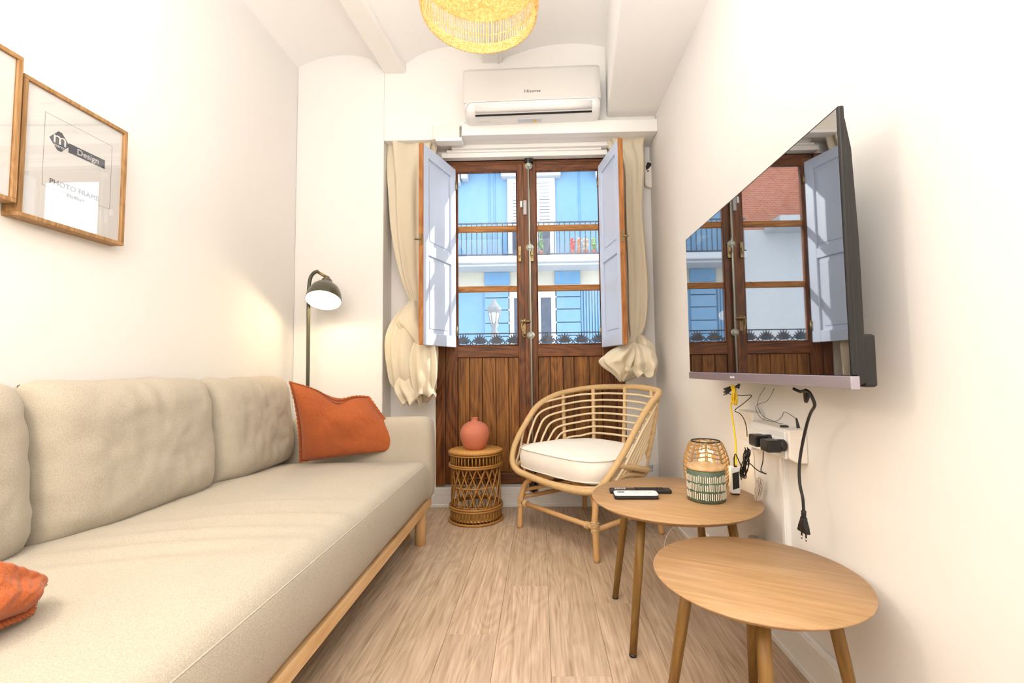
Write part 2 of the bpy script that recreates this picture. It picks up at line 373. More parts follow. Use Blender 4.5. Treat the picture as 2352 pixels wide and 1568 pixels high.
# ------------------------------------------------------------------ room shell
XL, XR, YB, YN, YF = -1.71, 0.835, 3.12, 3.30, -2.5
NX, NZ = -1.085, 2.604              # left edge and top of the balcony-door niche
DL, DR, DBOT, DTOP = -0.757, 0.615, 0.149, 2.53
def struct(o, label=None): return tag(o, label, None, None, 'structure')
fl = struct(bx(XL - .1, XR + .1, YF - .1, 3.6, -0.12, -0.010).build('floor', M['subfloor']), 'light oak laminate floor of narrow planks')
PWD, PLN = 0.192, 1.24
pm = None; xx = XL + 0.005; row = 0
while xx < XR - .002:
    w = min(PWD, XR - xx); y = YF - random.random() * PLN * 0.9 - 0.05
    y = YF - [0.1, 0.72, 0.35, 0.95, 0.5, 1.1][row % 6]
    while y < 3.31:
        y0, y1 = max(y, YF), min(y + PLN, 3.31)
        if y1 - y0 > 0.02:
            full = (abs(y1 - y0 - PLN) < 1e-6 and w == PWD)
            if full and pm:
                o = bpy.data.objects.new('plank', pm); COL.objects.link(o); o.parent = fl
            else:
                b = MB().box(0, w - .0008, 0, y1 - y0 - .0008, -0.012, 0); o = b.build('plank', M['floor'], fl, local=True, bevel=0.0006, seg=1)
                if full: pm = o.data
            o.location = (xx, y0, 0.0)
            if full and not o.modifiers:
                md = o.modifiers.new('bevel', 'BEVEL'); md.width = 0.0006; md.segments = 1
        y += PLN
    xx += PWD; row += 1
struct(bx(XL - .15, XL, YF, YB + .3, 0, 3.5).build('wall_left', M['wall']), 'white plastered wall behind the sofa')
struct(bx(XR, XR + .15, YF, YN + .2, 0, 3.5).build('wall_right', M['wall']), 'white wall carrying the television')
wb = MB(); wb.box(XL, NX, YB, YN + .15, 0, 3.5); wb.box(NX, XR, YB, YN + .15, NZ, 3.5)
struct(wb.build('wall_back', M['wall'], bevel=0.006), 'white end wall around the balcony door niche')
wn = MB(); wn.box(NX, DL, YN, YN + .15, 0, NZ); wn.box(DR, XR, YN, YN + .15, 0, NZ); wn.box(DL, DR, YN + .02, YN + .15, 0, DBOT - .02); wn.box(DL, DR, YN, YN + .15, DTOP, NZ)
wn.build('niche_wall', M['wall'], bpy.data.objects['wall_back'])
wf = MB(); wf.box(XL - .15, XR + .15, YF - .15, YF, 0, 3.5)
struct(wf.build('wall_front', M['wall']), 'wall behind the viewpoint')
# ceiling: shallow plaster vaults between painted beams, lowered box on the right
b1a, b1b = P(883, 170, Y=YB), P(927, 165, Y=YB)
BZ = b1a.z
bx1 = (b1a.x, b1b.x + .02); t0 = P(775, 0, Z=BZ); t1 = P(835, 0, Z=BZ)
xb2 = P(1139, 148, Y=YB).x
SX = P(1393, 270, Y=YB); SZ = SX.z; s1 = P(1424, 0, Z=SZ)
k = (s1.x - SX.x) / (s1.y - YB); SXn = SX.x + k * (YF - YB)
cp = []
def arc(x0, x1, z0, rise, n=14):
    for i in range(n + 1):
        t = i / n; cp.append((x0 + (x1 - x0) * t, z0 + rise * (1 - (2 * t - 1) ** 2)))
arc(XL - .02, bx1[0] + .03, BZ + .05, 0.10); arc(bx1[1] - .03, xb2 + .02, BZ + .05, 0.14); arc(xb2 + .06, SX.x + .2, BZ + .09, 0.10)
cm = MB()
cm.add([(x, y, z) for y in (YF, YB + .02) for x, z in cp], [(i, i + 1, len(cp) + i + 1, len(cp) + i) for i in range(len(cp) - 1)], True)
cm.box(XL - .1, XR + .1, YF, YB + .1, BZ + .32, BZ + .4)
cl = struct(cm.build('ceiling', M['ceil']), 'white ceiling of shallow vaults between beams')
def beam(x0, x1, xn0, xn1, z, name, depth=0.12):
    b = MB(); ys = [YB + .02, YF]
    vs = [(x0, ys[0], z), (x1, ys[0], z), (xn0, ys[1], z), (xn1, ys[1], z)]
    vs = [Vector(v) for v in vs]; c = [vs[0], vs[1], vs[2], vs[3]]
    b.hexa([c[0], c[1], c[2], c[3]] + [v + Vector((0, 0, depth)) for v in c])
    return struct(b.build(name, M['beam'], bevel=0.012), 'white painted timber ceiling beam')
kk0 = (t0.x - bx1[0]) / (t0.y - YB); kk1 = (t1.x - bx1[1]) / (t1.y - YB)
beam(bx1[0], bx1[1], bx1[0] + kk0 * (YF - YB), bx1[1] + kk1 * (YF - YB), BZ, 'trim_1')
beam(xb2 - .10, xb2 + .05, xb2 - .10, xb2 + .05, BZ + .06, 'trim_2', 0.16)
b = MB(); b.hexa([Vector(v) for v in [(SX.x, YB + .01, SZ), (XR + .02, YB + .01, SZ), (SXn, YF, SZ), (XR + .02, YF, SZ)]] + [Vector(v) for v in [(SX.x, YB + .01, 3.5), (XR + .02, YB + .01, 3.5), (SXn, YF, 3.5), (XR + .02, YF, 3.5)]])
struct(b.build('trim_3', M['ceil'], bevel=0.02, seg=3), 'lowered white plaster box along the right of the ceiling')
# lintel below the air conditioner, door header casing, threshold, baseboards, cable ducts
la, lb = P(1060, 300, Y=3.06), P(1530, 270, Y=3.06)
b = MB(); b.box(la.x, XR, 3.06, YB + .01, NZ - .005, lb.z - .005)
struct(b.build('trim_4', M['trim'], bevel=0.006), 'white lintel board under the air conditioner')
b = MB(); b.box(-0.62, XR - .32, 3.20, YN, 2.575, NZ); b.box(-.66, .47, 3.23, YN, 2.562, 2.58); b.box(-.70, DR - .1, 3.245, YN + .02, DTOP - .0, 2.568)
struct(b.build('trim_5', M['trim'], bevel=0.004), 'stepped white casing over the balcony door')
b = MB(); b.box(DL, DR, YN - .015, YN + .15, DBOT - .065, DBOT - .012); b.box(DL, DR, YN + .025, YN + .15, DBOT - .02, DBOT + .006)
struct(b.build('trim_6', M['trim'], bevel=0.004), 'white threshold under the balcony door')
def baseboard(name, x0, x1, y0, y1, h, nrm, label):
    b = MB(); b.box(x0, x1, y0, y1, 0, h)
    o = struct(b.build(name, M['trim'], bevel=0.003), label)
    nx, ny = nrm; e = 0.004
    b = MB(); b.box(x0 + min(nx, 0) * e, x1 + max(nx, 0) * e, y0 + min(ny, 0) * e, y1 + max(ny, 0) * e, 0.0, 0.022)
    b.build('shoe_strip', M['trim'], o, bevel=0.002)
    return o
baseboard('baseboard_back', NX, XR - .015, YN - .014, YN, .085, (0, -1), 'white baseboard under the balcony door')
baseboard('baseboard_right', XR - .014, XR, YF, YN - .02, .135, (-1, 0), 'white baseboard below the television wall')
bpy.data.objects['baseboard_right'].data.materials[0] = M['trim']
b = MB(); b.box(XR - .021, XR - .013, YF, YN - .02, .10, .128); b.build('cable_channel', M['trim'], bpy.data.objects['baseboard_right'], bevel=0.002)
baseboard('baseboard_left', XL, XL + .014, YF, YB, .09, (1, 0), 'white baseboard behind the sofa')

# ------------------------------------------------------------------ balcony door
YD = 3.315
dr = struct(empty('door_1', (0, YD, DBOT)), 'old varnished pine double balcony door with glass upper panes')
fr = MB(); fr.box(DL, -.688, YD - .02, YD + .06, DBOT, DTOP); fr.box(.555, DR, YD - .02, YD + .06, DBOT, DTOP)
fr.build('door_frame', M['door'], dr, bevel=0.004)
bx(-.688, .555, YD, YD + .06, DTOP - .028, DTOP).build('head_frame', M['doorh'], dr, bevel=0.003)
ZG0, ZG1, ZP0, ZP1 = 1.146, 2.448, 0.235, 1.062
MZ = (2.016, 1.566)
def leaf(x0, x1, g0, g1, boards, label):
    lf = MB(); lf.box(x0, g0, YD - .012, YD + .034, DBOT + .004, DTOP - .03); lf.box(g1, x1, YD - .012, YD + .034, DBOT + .004, DTOP - .03)
    l = lf.build('door_leaf', M['door'], dr, bevel=0.004); l['label'] = label
    for a, c in ((ZG1, DTOP - .03), (ZP1, ZG0), (DBOT + .004, ZP0)):
        bx(g0 - .002, g1 + .002, YD - .009, YD + .032, a, c).build('rail', M['doorh'], l, bevel=0.004)
    for z in MZ: bx(g0 - .001, g1 + .001, YD - .002, YD + .03, z - .021, z + .021).build('muntin', M['muntin'], l, bevel=0.003)
    zs = [ZG0] + [q for z in MZ[::-1] for q in (z - .021, z + .021)] + [ZG1]
    for i in range(0, 6, 2): bx(g0 - .001, g1 + .001, YD + .008, YD + .012, zs[i], zs[i + 1]).build('pane', M['pane'], l)
    q = MB()
    for z in (ZG0 + .004, ZG1 - .004): q.tube([(g0, YD - .006, z), (g1, YD - .006, z)], .006, 6)
    for x in (g0 + .003, g1 - .003): q.tube([(x, YD - .006, ZG0), (x, YD - .006, ZG1)], .005, 6)
    q.build('glazing_bead', M['door'], l)
    n = len(boards) - 1
    for i in range(n):
        a = g0 + (g1 - g0) * boards[i]; c = g0 + (g1 - g0) * boards[i + 1]
        dz = random.uniform(-.002, .002)
        o = bx(a + .0022, c - .0022, YD + .004 + dz, YD + .02 + dz, ZP0 + .001, ZP1 - .001).build('board', M['board'], l, bevel=0.0035)
    bx(g0, g1, YD + .021, YD + .026, ZP0, ZP1).build('backing', M['door'], l)
    return l
l1 = leaf(-.686, -.078, -.598, -.152, [0, .19, .40, .62, .83, 1], 'left door leaf with three panes over five boards')
l2 = leaf(-.062, .553, -.012, .452, [0, .19, .39, .56, .80, 1], 'right door leaf with three panes over five boards')
bx(-.104, -.058, YD - .024, YD - .010, DBOT + .004, DTOP - .03).build('astragal', M['door'], dr, bevel=0.005)
rd = MB(); rd.tube([(-.066, YD - .040, DTOP + .02), (-.062, YD - .040, 1.6), (-.056, YD - .040, .10)], .0062, 8); rod = rd.build('bolt_rod', M['rod'], dr)
for z in (2.475, 1.862, 1.217):
    q = MB(); R_ = Matrix.Rotation(pi / 2, 4, 'X')
    q.lathe([(.002, .016), (.012, .014), (.026, .006), (.030, 0)], (-.063, YD - .026, z), 16, R_); q.box(-.074, -.052, YD - .050, YD - .03, z - .012, z + .012)
    q.build('rod_bracket', M['rod'], rod, bevel=.002)
q = MB()
q.tube(catmull([(-.112, YD - .055, 1.318), (-.09, YD - .05, 1.318), (-.062, YD - .045, 1.318)], 4), .008, 8)
q.lathe([(.001, .02), (.014, .016), (.018, .004), (.016, -.004), (.004, -.01)], (-.118, YD - .05, 1.318), 14, Matrix.Rotation(pi / 2, 4, 'X'))
q.tube(catmull([(-.118, YD - .06, 1.318), (-.126, YD - .064, 1.285), (-.118, YD - .066, 1.25), (-.116, YD - .062, 1.215), (-.108, YD - .06, 1.205)], 5), .0058, 8)
q.lathe([(.001, .008), (.010, .0), (.001, -.008)], (-.106, YD - .06, 1.205), 10)
q.build('handle', M['brass'], dr)
bx(-.122, -.096, YD - .03, YD - .012, 1.225, 1.34).build('handle_plate', M['brass'], dr, bevel=.004)
for x in (-.135, -.045):
    q = MB(); q.box(x - .011, x + .011, YD - .028, YD - .012, 1.76, 1.875); q.box(x - .007, x + .007, YD - .040, YD - .026, 1.80, 1.835)
    q.lathe([(.001, .006), (.006, .004), (.006, 0)], (x, YD - .028, 1.79), 8, Matrix.Rotation(pi / 2, 4, 'X')); q.build('catch_plate', M['brass'], dr, bevel=.002)
bx(-.09, -.03, YD - .045, YD + .02, DTOP - .03, DTOP - .005).build('bolt_keeper', M['dark'], dr)
q = MB(); q.box(-.085, -.03, YD - .05, YD - .02, .112, .16); q.tube([(-.056, YD - .04, .17), (-.056, YD - .045, .10)], .011, 8)
q.build('bottom_catch', M['blackm'], dr)
# shutters, folded into the room
def shutter(hx, hy, fx, fy, z0, z1, inward, label):
    h = Vector((hx, hy, 0)); f = Vector((fx, fy, 0)); ax = (f - h); w = ax.length; ax.normalize()
    nrm = Vector((-ax.y, ax.x, 0)); nrm = nrm if nrm.x * inward > 0 else -nrm
    def fn(u, n, z): return h + ax * u + nrm * n + Vector((0, 0, z))
    def bb(mb, u0, u1, n0, n1, za, zb): return mb.hexa([fn(u0, n0, za), fn(u1, n0, za), fn(u0, n1, za), fn(u1, n1, za), fn(u0, n0, zb), fn(u1, n0, zb), fn(u0, n1, zb), fn(u1, n1, zb)])
    zm = z0 + (z1 - z0) * .475; t = .030; st = .065
    m = MB(); bb(m, 0, st, -t, 0, z0, z1); bb(m, w - st, w - .001, -t, 0, z0, z1)
    for a, c in ((z0, z0 + .08), (zm - .035, zm + .035), (z1 - .075, z1)): bb(m, st, w - st, -t, 0, a, c)
    s = m.build('shutter', M['shutter'], dr, bevel=.003); s['label'] = label
    for a, c in ((z0 + .08, zm - .035), (zm + .035, z1 - .075)):
        m = MB(); bb(m, st - .002, w - st + .002, -t + .006, -.013, a, c); m.build('panel', M['shutter'], s)
        m = MB(); bb(m, st + .028, w - st - .028, -.014, -.008, a + .03, c - .03); m.build('raised_field', M['shutter'], s, bevel=.004)
    m = MB(); bb(m, w - .002, w + .006, -t, .001, z0, z1); m.build('edge_strip', M['shutedge'], s, bevel=.001)
    m = MB(); bb(m, -.001, w - .002, -t - .004, -t + .0005, z0, z1); m.build('back_board', M['shutedge'], s)
    m = MB(); bb(m, w + .004, w + .010, -t + .004, -.006, zm + .02, zm + .09)
    m.tube([fn(w + .008, -t * .5, zm + .055), fn(w + .02, -t - .02, zm + .055)], .006, 8); m.build('latch', M['brass'], s)
    m = MB()
    for z in (z0 + .12, z1 - .12): m.tube([fn(-.002, .004, z - .035), fn(-.002, .004, z + .035)], .007, 8)
    m.build('hinge', M['brass'], s)
    return s
shutter(-.602, 3.275, -.737, 2.865, 1.137, 2.452, 1, 'left pale blue panelled shutter swung into the room')
shutter(.447, 3.275, .522, 2.865, 1.122, 2.455, -1, 'right pale blue panelled shutter swung into the room')
# door contact sensor
t = thing('contact_sensor', 'small grey contact sensor stuck on the centre stile of the balcony door', 'sensor', (-.09, YD - .025, 2.15))
bx(-.106, -.079, YD - .038, YD - .024, 2.105, 2.215).build('sensor_body', M['grey'], t, bevel=.006, seg=3)
bx(-.128, -.112, YD - .030, YD - .012, 2.165, 2.212).build('magnet', M['white'], t, bevel=.003)

# ------------------------------------------------------------------ motion sensor on wall, router box
c0 = P(1493, 400, Y=YN - .03)
t = thing('motion_sensor', 'slim rounded white motion sensor with a black lens beside the right curtain', 'sensor', c0)
pf = [( .0, -.0)]
def pill(cx, cz, hw, hh, n=12):
    pts = []
    for i in range(n + 1): a = pi * i / n; pts.append((cx + hw * cos(a), cz + hh - hw + hw * sin(a)))
    for i in range(n + 1): a = pi + pi * i / n; pts.append((cx + hw * cos(a), cz - hh + hw + hw * sin(a)))
    return pts
MB().prism(pill(c0.x, c0.z, .041, .100), lambda a, b, d: Vector((a, d, b)), YN - .035, YN + .004).build('sensor_body', M['whitew'], t, bevel=.01, seg=3)
MB().prism([(c0.x - .03, c0.z + .03), (c0.x - .03, c0.z + .06), (c0.x - .018, c0.z + .088), (c0.x + .004, c0.z + .084), (c0.x + .012, c0.z + .068), (c0.x - .005, c0.z + .045), (c0.x - .018, c0.z + .033)], lambda a, b, d: Vector((a, d, b)), YN - .040, YN - .03).build('lens', M['black'], t, bevel=.003)
bx(c0.x - .022, c0.x - .01, YN - .038, YN - .034, c0.z + .018, c0.z + .026).build('indicator', M['black'], t)
c0 = P(1494, 1082, Y=3.27)
t = thing('network_box', 'small white wall box reading DIGI 233 behind the rattan armchair', 'box', c0)
a0 = P(1478, 1108, Y=3.27); a1 = P(1509, 1064, Y=3.27)
bx(a0.x, a1.x, 3.27, YN + .003, a0.z, a1.z).build('box_body', M['white'], t, bevel=.004)
writing('lettering', 'DIGI', .030, P(1491, 1072, Y=3.27) + Vector((0, -.0006, 0)), (1, 0, 0), (0, 0, 1), M['ink'], t)
writing('lettering', '233', .027, P(1493, 1080, Y=3.27) + Vector((0, -.0006, 0)), (1, 0, 0), (0, 0, 1), M['ink'], t)

# ------------------------------------------------------------------ air conditioner
YA = 2.915
al, ar = P(1063, 200, Y=YA).x, P(1380, 200, Y=YA).x
zt, zm_, zbk = P(1220, 147, Y=YA).z, P(1220, 231, Y=YA).z, P(1220, 290, Y=YB - .03).z
t = thing('air_conditioner', 'white wall-mounted air conditioner above the balcony door', 'air conditioner', ((al + ar) / 2, YB, (zt + zbk) / 2), rot=(0, radians(-.9), 0))
xm = (al + ar) / 2; zmid = (zt + zbk) / 2; hw = (ar - al) / 2; hz = (zt - zbk) / 2
def acl(x, y, z): return Vector((x - xm, y - YB, z - zmid))
def rrect(hw, hh, r, n=6):
    p = []
    for cx, cz, a0 in ((hw - r, hh - r, 0), (-hw + r, hh - r, 90), (-hw + r, -hh + r, 180), (hw - r, -hh + r, 270)):
        for i in range(n + 1): a = radians(a0 + 90 * i / n); p.append((cx + r * cos(a), cz + r * sin(a)))
    return p
prof = [(-.001, hz), (-.155, hz - .002), (-.185, hz - .012), (-.198, hz - .04), (-.205, zm_ - zmid + .006), (-.203, zm_ - zmid - .008), (-.193, zm_ - zmid - .035), (-.170, -hz + .020), (-.135, -hz + .004), (-.001, -hz)]
def acsec(x, sc): return [Vector((x, y * (1 if sc == 1 else sc), z * (1 if sc == 1 else (.5 + .5 * sc)))) for y, z in prof]
q = MB(); xs = [(-hw, .80), (-hw + .006, .90), (-hw + .02, .97), (-hw + .045, 1), (hw - .045, 1), (hw - .02, .97), (hw - .006, .90), (hw, .80)]
vs = []
for x, sc in xs: vs += acsec(x, sc)
n = len(prof); fs = [(i * n + j, i * n + j + 1, (i + 1) * n + j + 1, (i + 1) * n + j) for i in range(len(xs) - 1) for j in range(n - 1)] + [tuple(range(n)), tuple(range((len(xs) - 1) * n, len(xs) * n))[::-1]]
q.add(vs, fs, True); body = q.build('ac_body', M['white'], t, local=True)
# front cover: slightly proud upper panel
zc = zm_ - zmid
q = MB(); fp = [(-.150, hz - .0005), (-.186, hz - .010), (-.2005, hz - .04), (-.208, zc + .012), (-.206, zc + .004)]
vs = []; xs2 = [(-hw + .001, .93), (-hw + .012, .975), (-hw + .04, 1.0), (hw - .04, 1.0), (hw - .012, .975), (hw - .001, .93)]
for x, sc in xs2: vs += [Vector((x, y * sc, z)) for y, z in fp]
n = len(fp); q.add(vs, [(i * n + j, i * n + j + 1, (i + 1) * n + j + 1, (i + 1) * n + j) for i in range(len(xs2) - 1) for j in range(n - 1)], True)
q.build('front_cover', M['acgrey'], t, local=True)
def acp(z): # y of the lower curved front at height z
    for i in range(4, len(prof) - 1):
        (ya, za), (yb, zb) = prof[i], prof[i + 1]
        if zb <= z <= za: return ya + (yb - ya) * (za - z) / (za - zb)
    return -.1
def lowpatch(x0, x1, z0, z1, off, name, mat, nn=4):
    q = MB(); q.grid(lambda u, v: Vector((x0 + (x1 - x0) * u, acp(z0 + (z1 - z0) * v) - off, z0 + (z1 - z0) * v)), 6, nn)
    return q.build(name, mat, t, local=True, solid=.002)
lowpatch(-hw + .075, hw - .06, -hz + .024, zc - .012, .004, 'louvre_flap', M['white'])
q = MB(); q.tube([(-hw + .075, -.166, -hz + .013), (hw - .06, -.166, -hz + .013)], .0062, 8); q.build('outlet_slot', M['dark'], t, local=True)
zu = lambda y: -hz - .0008 + .004 * min(1, -y / .135)
q = MB(); q.box(-.10, .06, -.128, -.085, -hz - .001, -hz + .006); q.build('rating_sticker', M['sticker'], t, local=True)
q = MB(); q.add([(.0, -.09, -hz - .0018), (.032, -.09, -hz - .0018), (.016, -.124, -hz - .0018)], [(0, 1, 2)]); q.build('warning_triangle', M['amber'], t, local=True, solid=.001)
rimp = catmull([(-hw + .008, -.135, -hz + .03), (-hw + .012, -.19, zc - .03), (-hw + .035, -.206, zc - .004), (-hw + .09, -.209, zc + .004), (0, -.209, zc + .005), (hw - .09, -.209, zc + .004), (hw - .035, -.206, zc - .004), (hw - .012, -.19, zc - .03), (hw - .008, -.135, -hz + .03)], 8)
MB().tube(rimp, .0038, 6).build('cover_rim', M['white'], t, local=True)
W_ = world_of(t)
def acw(x, y, z): return W_ @ Vector((x, y, z))
writing('brand_lettering', 'Hisense', .030, acw(.005, -.2065, zc + .065), W_.to_3x3() @ Vector((1, 0, 0)), W_.to_3x3() @ Vector((0, 0, 1)), M['ink'], t, stretch=1.15)
writing('small_print', '3D DC INVERTER', .010, acw(-hw + .13, -.11, -hz - .001), W_.to_3x3() @ Vector((1, 0, 0)), W_.to_3x3() @ Vector((0, -1, 0)), M['grey'], t)
# pipe cover and ledge left of the unit
pa, pb = P(993, 316, Y=3.07), P(1055, 284, Y=3.07)
t = thing('pipe_cover', 'cream plastic junction cover below left of the air conditioner', 'junction box', (pa.x, YB, pa.z))
bx(pa.x, pb.x, 3.072, YB + .002, pa.z - .01, pb.z).build('cover', M['whitew'], t, bevel=.008, seg=3)
q = MB(); q.tube(catmull([P(1050, 290, Y=3.09), P(1064, 283, Y=3.09), P(1082, 278, Y=3.10)], 4), .018, 10); q.build('pipe', M['white'], t)
q = MB(); q.box(P(1000, 320, Y=3.05).x, pb.x + .02, 3.05, YB + .004, pa.z - .035, pa.z - .0105); q.build('ledge', M['trim'], t, bevel=.004)

# ------------------------------------------------------------------ curtains
def curtain(rows, folds, name, label, knot, seed):
    """rows: (py, px0, px1, Y, halfdepth, foldamp)"""
    ks = [Vector((r[1], r[2], r[0])) for r in rows]; fine = catmull(ks, 6)
    dd = catmull([Vector((r[3], r[4], r[5])) for r in rows], 6)
    seg = 200
    def fn(u, v):
        i = min(len(fine) - 1, int(round(v * (len(fine) - 1)))); x0, x1, py = fine[i]; Y, hd, fa = dd[i]
        A = P(x0, py, Y=Y); C = P(x1, py, Y=Y); c = (A + C) / 2; hw = (C - A).length / 2
        a = 2 * pi * u
        m = 1 + fa * (.55 * sin(folds * a + .5 * sin(3 * v * 5 + seed)) + .45 * sin(folds * 1.7 * a + seed + 4 * v)) + fa * .9 * nz((cos(a) * 1.2 + seed, sin(a) * 1.2, v * 6), 1.6)
        ca = cos(a); sa = sin(a)
        ca = math.copysign(abs(ca) ** .8, ca)
        return c + Vector((ca * hw * (1 + (m - 1) * .35), sa * hd * m, (m - 1) * .02))
    q = MB(); q.grid(fn, seg, len(fine), cu=True)
    t = tag(q.build(name, M['curtain'], solid=.0015), label, 'curtain', 'knotted curtains at the balcony door')
    return t
cL = curtain([(322, 884, 1006, 3.20, .05, .50), (345, 888, 998, 3.20, .05, .45), (420, 893, 985, 3.19, .05, .35), (520, 900, 982, 3.18, .05, .35), (620, 918, 980, 3.17, .045, .3), (672, 934, 978, 3.16, .035, .25),
              (694, 942, 975, 3.15, .03, .2), (715, 922, 985, 3.13, .07, .25), (745, 902, 993, 3.11, .09, .22), (790, 889, 1000, 3.09, .10, .22), (840, 892, 1002, 3.09, .10, .22), (880, 903, 998, 3.10, .09, .3), (905, 925, 992, 3.11, .06, .5), (922, 945, 985, 3.12, .03, .5)],
             6, 'curtain', 'cream curtain left of the balcony door, knotted into a long drooping bundle', None, 1.3)
cR = curtain([(312, 1388, 1484, 3.20, .04, .50), (340, 1400, 1478, 3.20, .045, .45), (385, 1425, 1478, 3.18, .045, .4), (480, 1432, 1474, 3.17, .045, .35), (560, 1434, 1480, 3.16, .045, .35), (660, 1436, 1488, 3.15, .045, .35), (740, 1440, 1484, 3.14, .04, .3), (775, 1444, 1474, 3.12, .025, .2),
              (792, 1430, 1488, 3.07, .06, .3), (812, 1396, 1500, 3.04, .08, .35), (832, 1382, 1508, 3.03, .09, .35), (850, 1402, 1500, 3.03, .08, .45), (862, 1416, 1470, 3.04, .05, .6), (874, 1424, 1440, 3.05, .02, .5)],
             5, 'curtain', 'white curtain right of the balcony door, knotted into a short ball', None, 4.1)
def lobe(par, rows, folds, seed):
    """hanging lobe of gathered cloth, open ruffled hem; rows: (py, px0, px1, Y, halfdepth, foldamp)"""
    fine = catmull([Vector((r[1], r[2], r[0])) for r in rows], 8); dd = catmull([Vector((r[3], r[4], r[5])) for r in rows], 8)
    def fn(u, v):
        i = min(len(fine) - 1, int(round(v * (len(fine) - 1)))); x0, x1, py = fine[i]; Y, hd, fa = dd[i]
        A = P(x0, py, Y=Y); C = P(x1, py, Y=Y); c = (A + C) / 2; hw = max(.004, (C - A).length / 2); a = 2 * pi * u
        m = 1 + fa * (.6 * sin(folds * a + seed + 1.5 * v) + .4 * sin(folds * 1.6 * a + 2 * seed - 2 * v)) + fa * .8 * nz((cos(a) + seed, sin(a), v * 3), 1.5)
        return c + Vector((cos(a) * hw * (.85 + .15 * m), sin(a) * hd * m, .018 * fa * v * sin(folds * a * 1.3 + seed)))
    q = MB(); q.grid(fn, 150, len(fine), cu=True)
    return q.build('gathered_fold', M['curtain'], par, solid=.0012)
lobe(cL, [(765, 968, 985, 3.03, .015, .2), (788, 950, 998, 3.02, .04, .3), (825, 940, 1003, 3.01, .055, .35), (865, 944, 1003, 3.01, .06, .4), (893, 950, 998, 3.02, .055, .5), (908, 946, 1001, 3.02, .055, .7)], 5, 2.2)
lobe(cL, [(850, 925, 950, 3.03, .02, .2), (885, 908, 955, 3.03, .045, .4), (912, 918, 968, 3.03, .045, .6), (926, 930, 966, 3.04, .035, .9)], 4, 5.5)
lobe(cL, [(692, 940, 962, 3.10, .03, .2), (712, 925, 975, 3.06, .05, .25), (740, 912, 985, 3.04, .06, .3), (770, 935, 990, 3.03, .05, .3), (800, 960, 992, 3.03, .03, .3)], 4, 7.1)
lobe(cR, [(786, 1440, 1462, 3.04, .02, .2), (804, 1408, 1462, 2.99, .05, .35), (824, 1379, 1456, 2.97, .06, .4), (838, 1384, 1450, 2.97, .06, .45), (856, 1408, 1444, 2.98, .045, .5), (874, 1424, 1432, 3.0, .01, .4)], 4, 1.4)
lobe(cR, [(788, 1452, 1476, 3.04, .02, .2), (806, 1452, 1500, 2.99, .05, .35), (830, 1448, 1510, 2.98, .06, .4), (850, 1452, 1508, 2.98, .055, .5), (862, 1458, 1500, 2.99, .05, .8)], 4, 3.7)
lobe(cR, [(770, 1464, 1478, 3.08, .02, .2), (786, 1464, 1496, 3.05, .04, .3), (806, 1470, 1506, 3.04, .04, .4), (818, 1480, 1504, 3.05, .02, .4)], 3, 6.0)

# ------------------------------------------------------------------ pictures on the left wall
def picture(y0, y1, z0, z1, xf, label, full):
    t = thing('picture_frame', label, 'picture', (XL, (y0 + y1) / 2, (z0 + z1) / 2), group='framed prints above the sofa')
    w = .014; xb = XL + .001
    for a in ((y0, y1, z0, z0 + w), (y0, y1, z1 - w, z1), (y0, y0 + w, z0 + w, z1 - w), (y1 - w, y1, z0 + w, z1 - w)):
        bx(xb, xf, *a).build('frame_bar', M['framewood'], t, bevel=.0015)
    xp = xf - .010
    pr = bx(xp - .003, xp - .001, y0 + w, y1 - w, z0 + w, z1 - w).build('print', M['paper'], t)
    bx(xp + .001, xp + .003, y0 + w, y1 - w, z0 + w, z1 - w).build('glass', M['picglass'], t)
    # printed insert: thin outline, diamond logo with m, banner word, size line
    q = MB(); x = xp - .0008; e = .0008; ya, yb, za, zb = y0 + .075, y1 - .055, z0 + .13, z1 - .085
    for a in ((ya, yb, za, za + e), (ya, yb, zb - e, zb), (ya, ya + e, za, zb), (yb - e, yb, za, zb)): q.box(x, x + .0004, *a)
    q.build('outline', M['inklight'], pr)
    if full:
        yc, zc2 = y0 + .125, z1 - .165; d = .034
        q = MB(); q.prism([(yc - d, zc2), (yc - .006, zc2 - d), (yc + .006, zc2 - d), (yc + d, zc2), (yc + .006, zc2 + d), (yc - .006, zc2 + d)], lambda a, b, dd: Vector((dd, a, b)), x, x + .0004)
        q.box(x, x + .0004, yc + .030, yc + .165, zc2 - .024, zc2 + .010); q.build('logo', M['ink'], pr)
        writing('logo_letter', 'm', .062, (x + .0008, yc, zc2 + .008), (0, 1, 0), (0, 0, 1), M['paper'], pr)
        writing('logo_word', 'marco', .015, (x + .0008, yc, zc2 - .018), (0, 1, 0), (0, 0, 1), M['paper'], pr)
        writing('banner_word', 'Design', .030, (x + .0008, yc + .10, zc2 - .007), (0, 1, 0), (0, 0, 1), M['paper'], pr)
        writing('printed_title', 'PHOTO FRAME', .026, (x + .0006, yc + .06, zc2 - .150), (0, 1, 0), (0, 0, 1), M['inklight'], pr)
        writing('printed_size', '30x40cm', .017, (x + .0006, yc + .06, zc2 - .178), (0, 1, 0), (0, 0, 1), M['inklight'], pr)
    return t
picture(1.388, 1.760, 1.488, 1.956, -1.655, 'oak-framed print with a dark diamond logo on the left wall', True)
picture(1.005, 1.372, 1.520, 1.995, -1.640, 'oak-framed print cut off by the left edge of the photo', False)

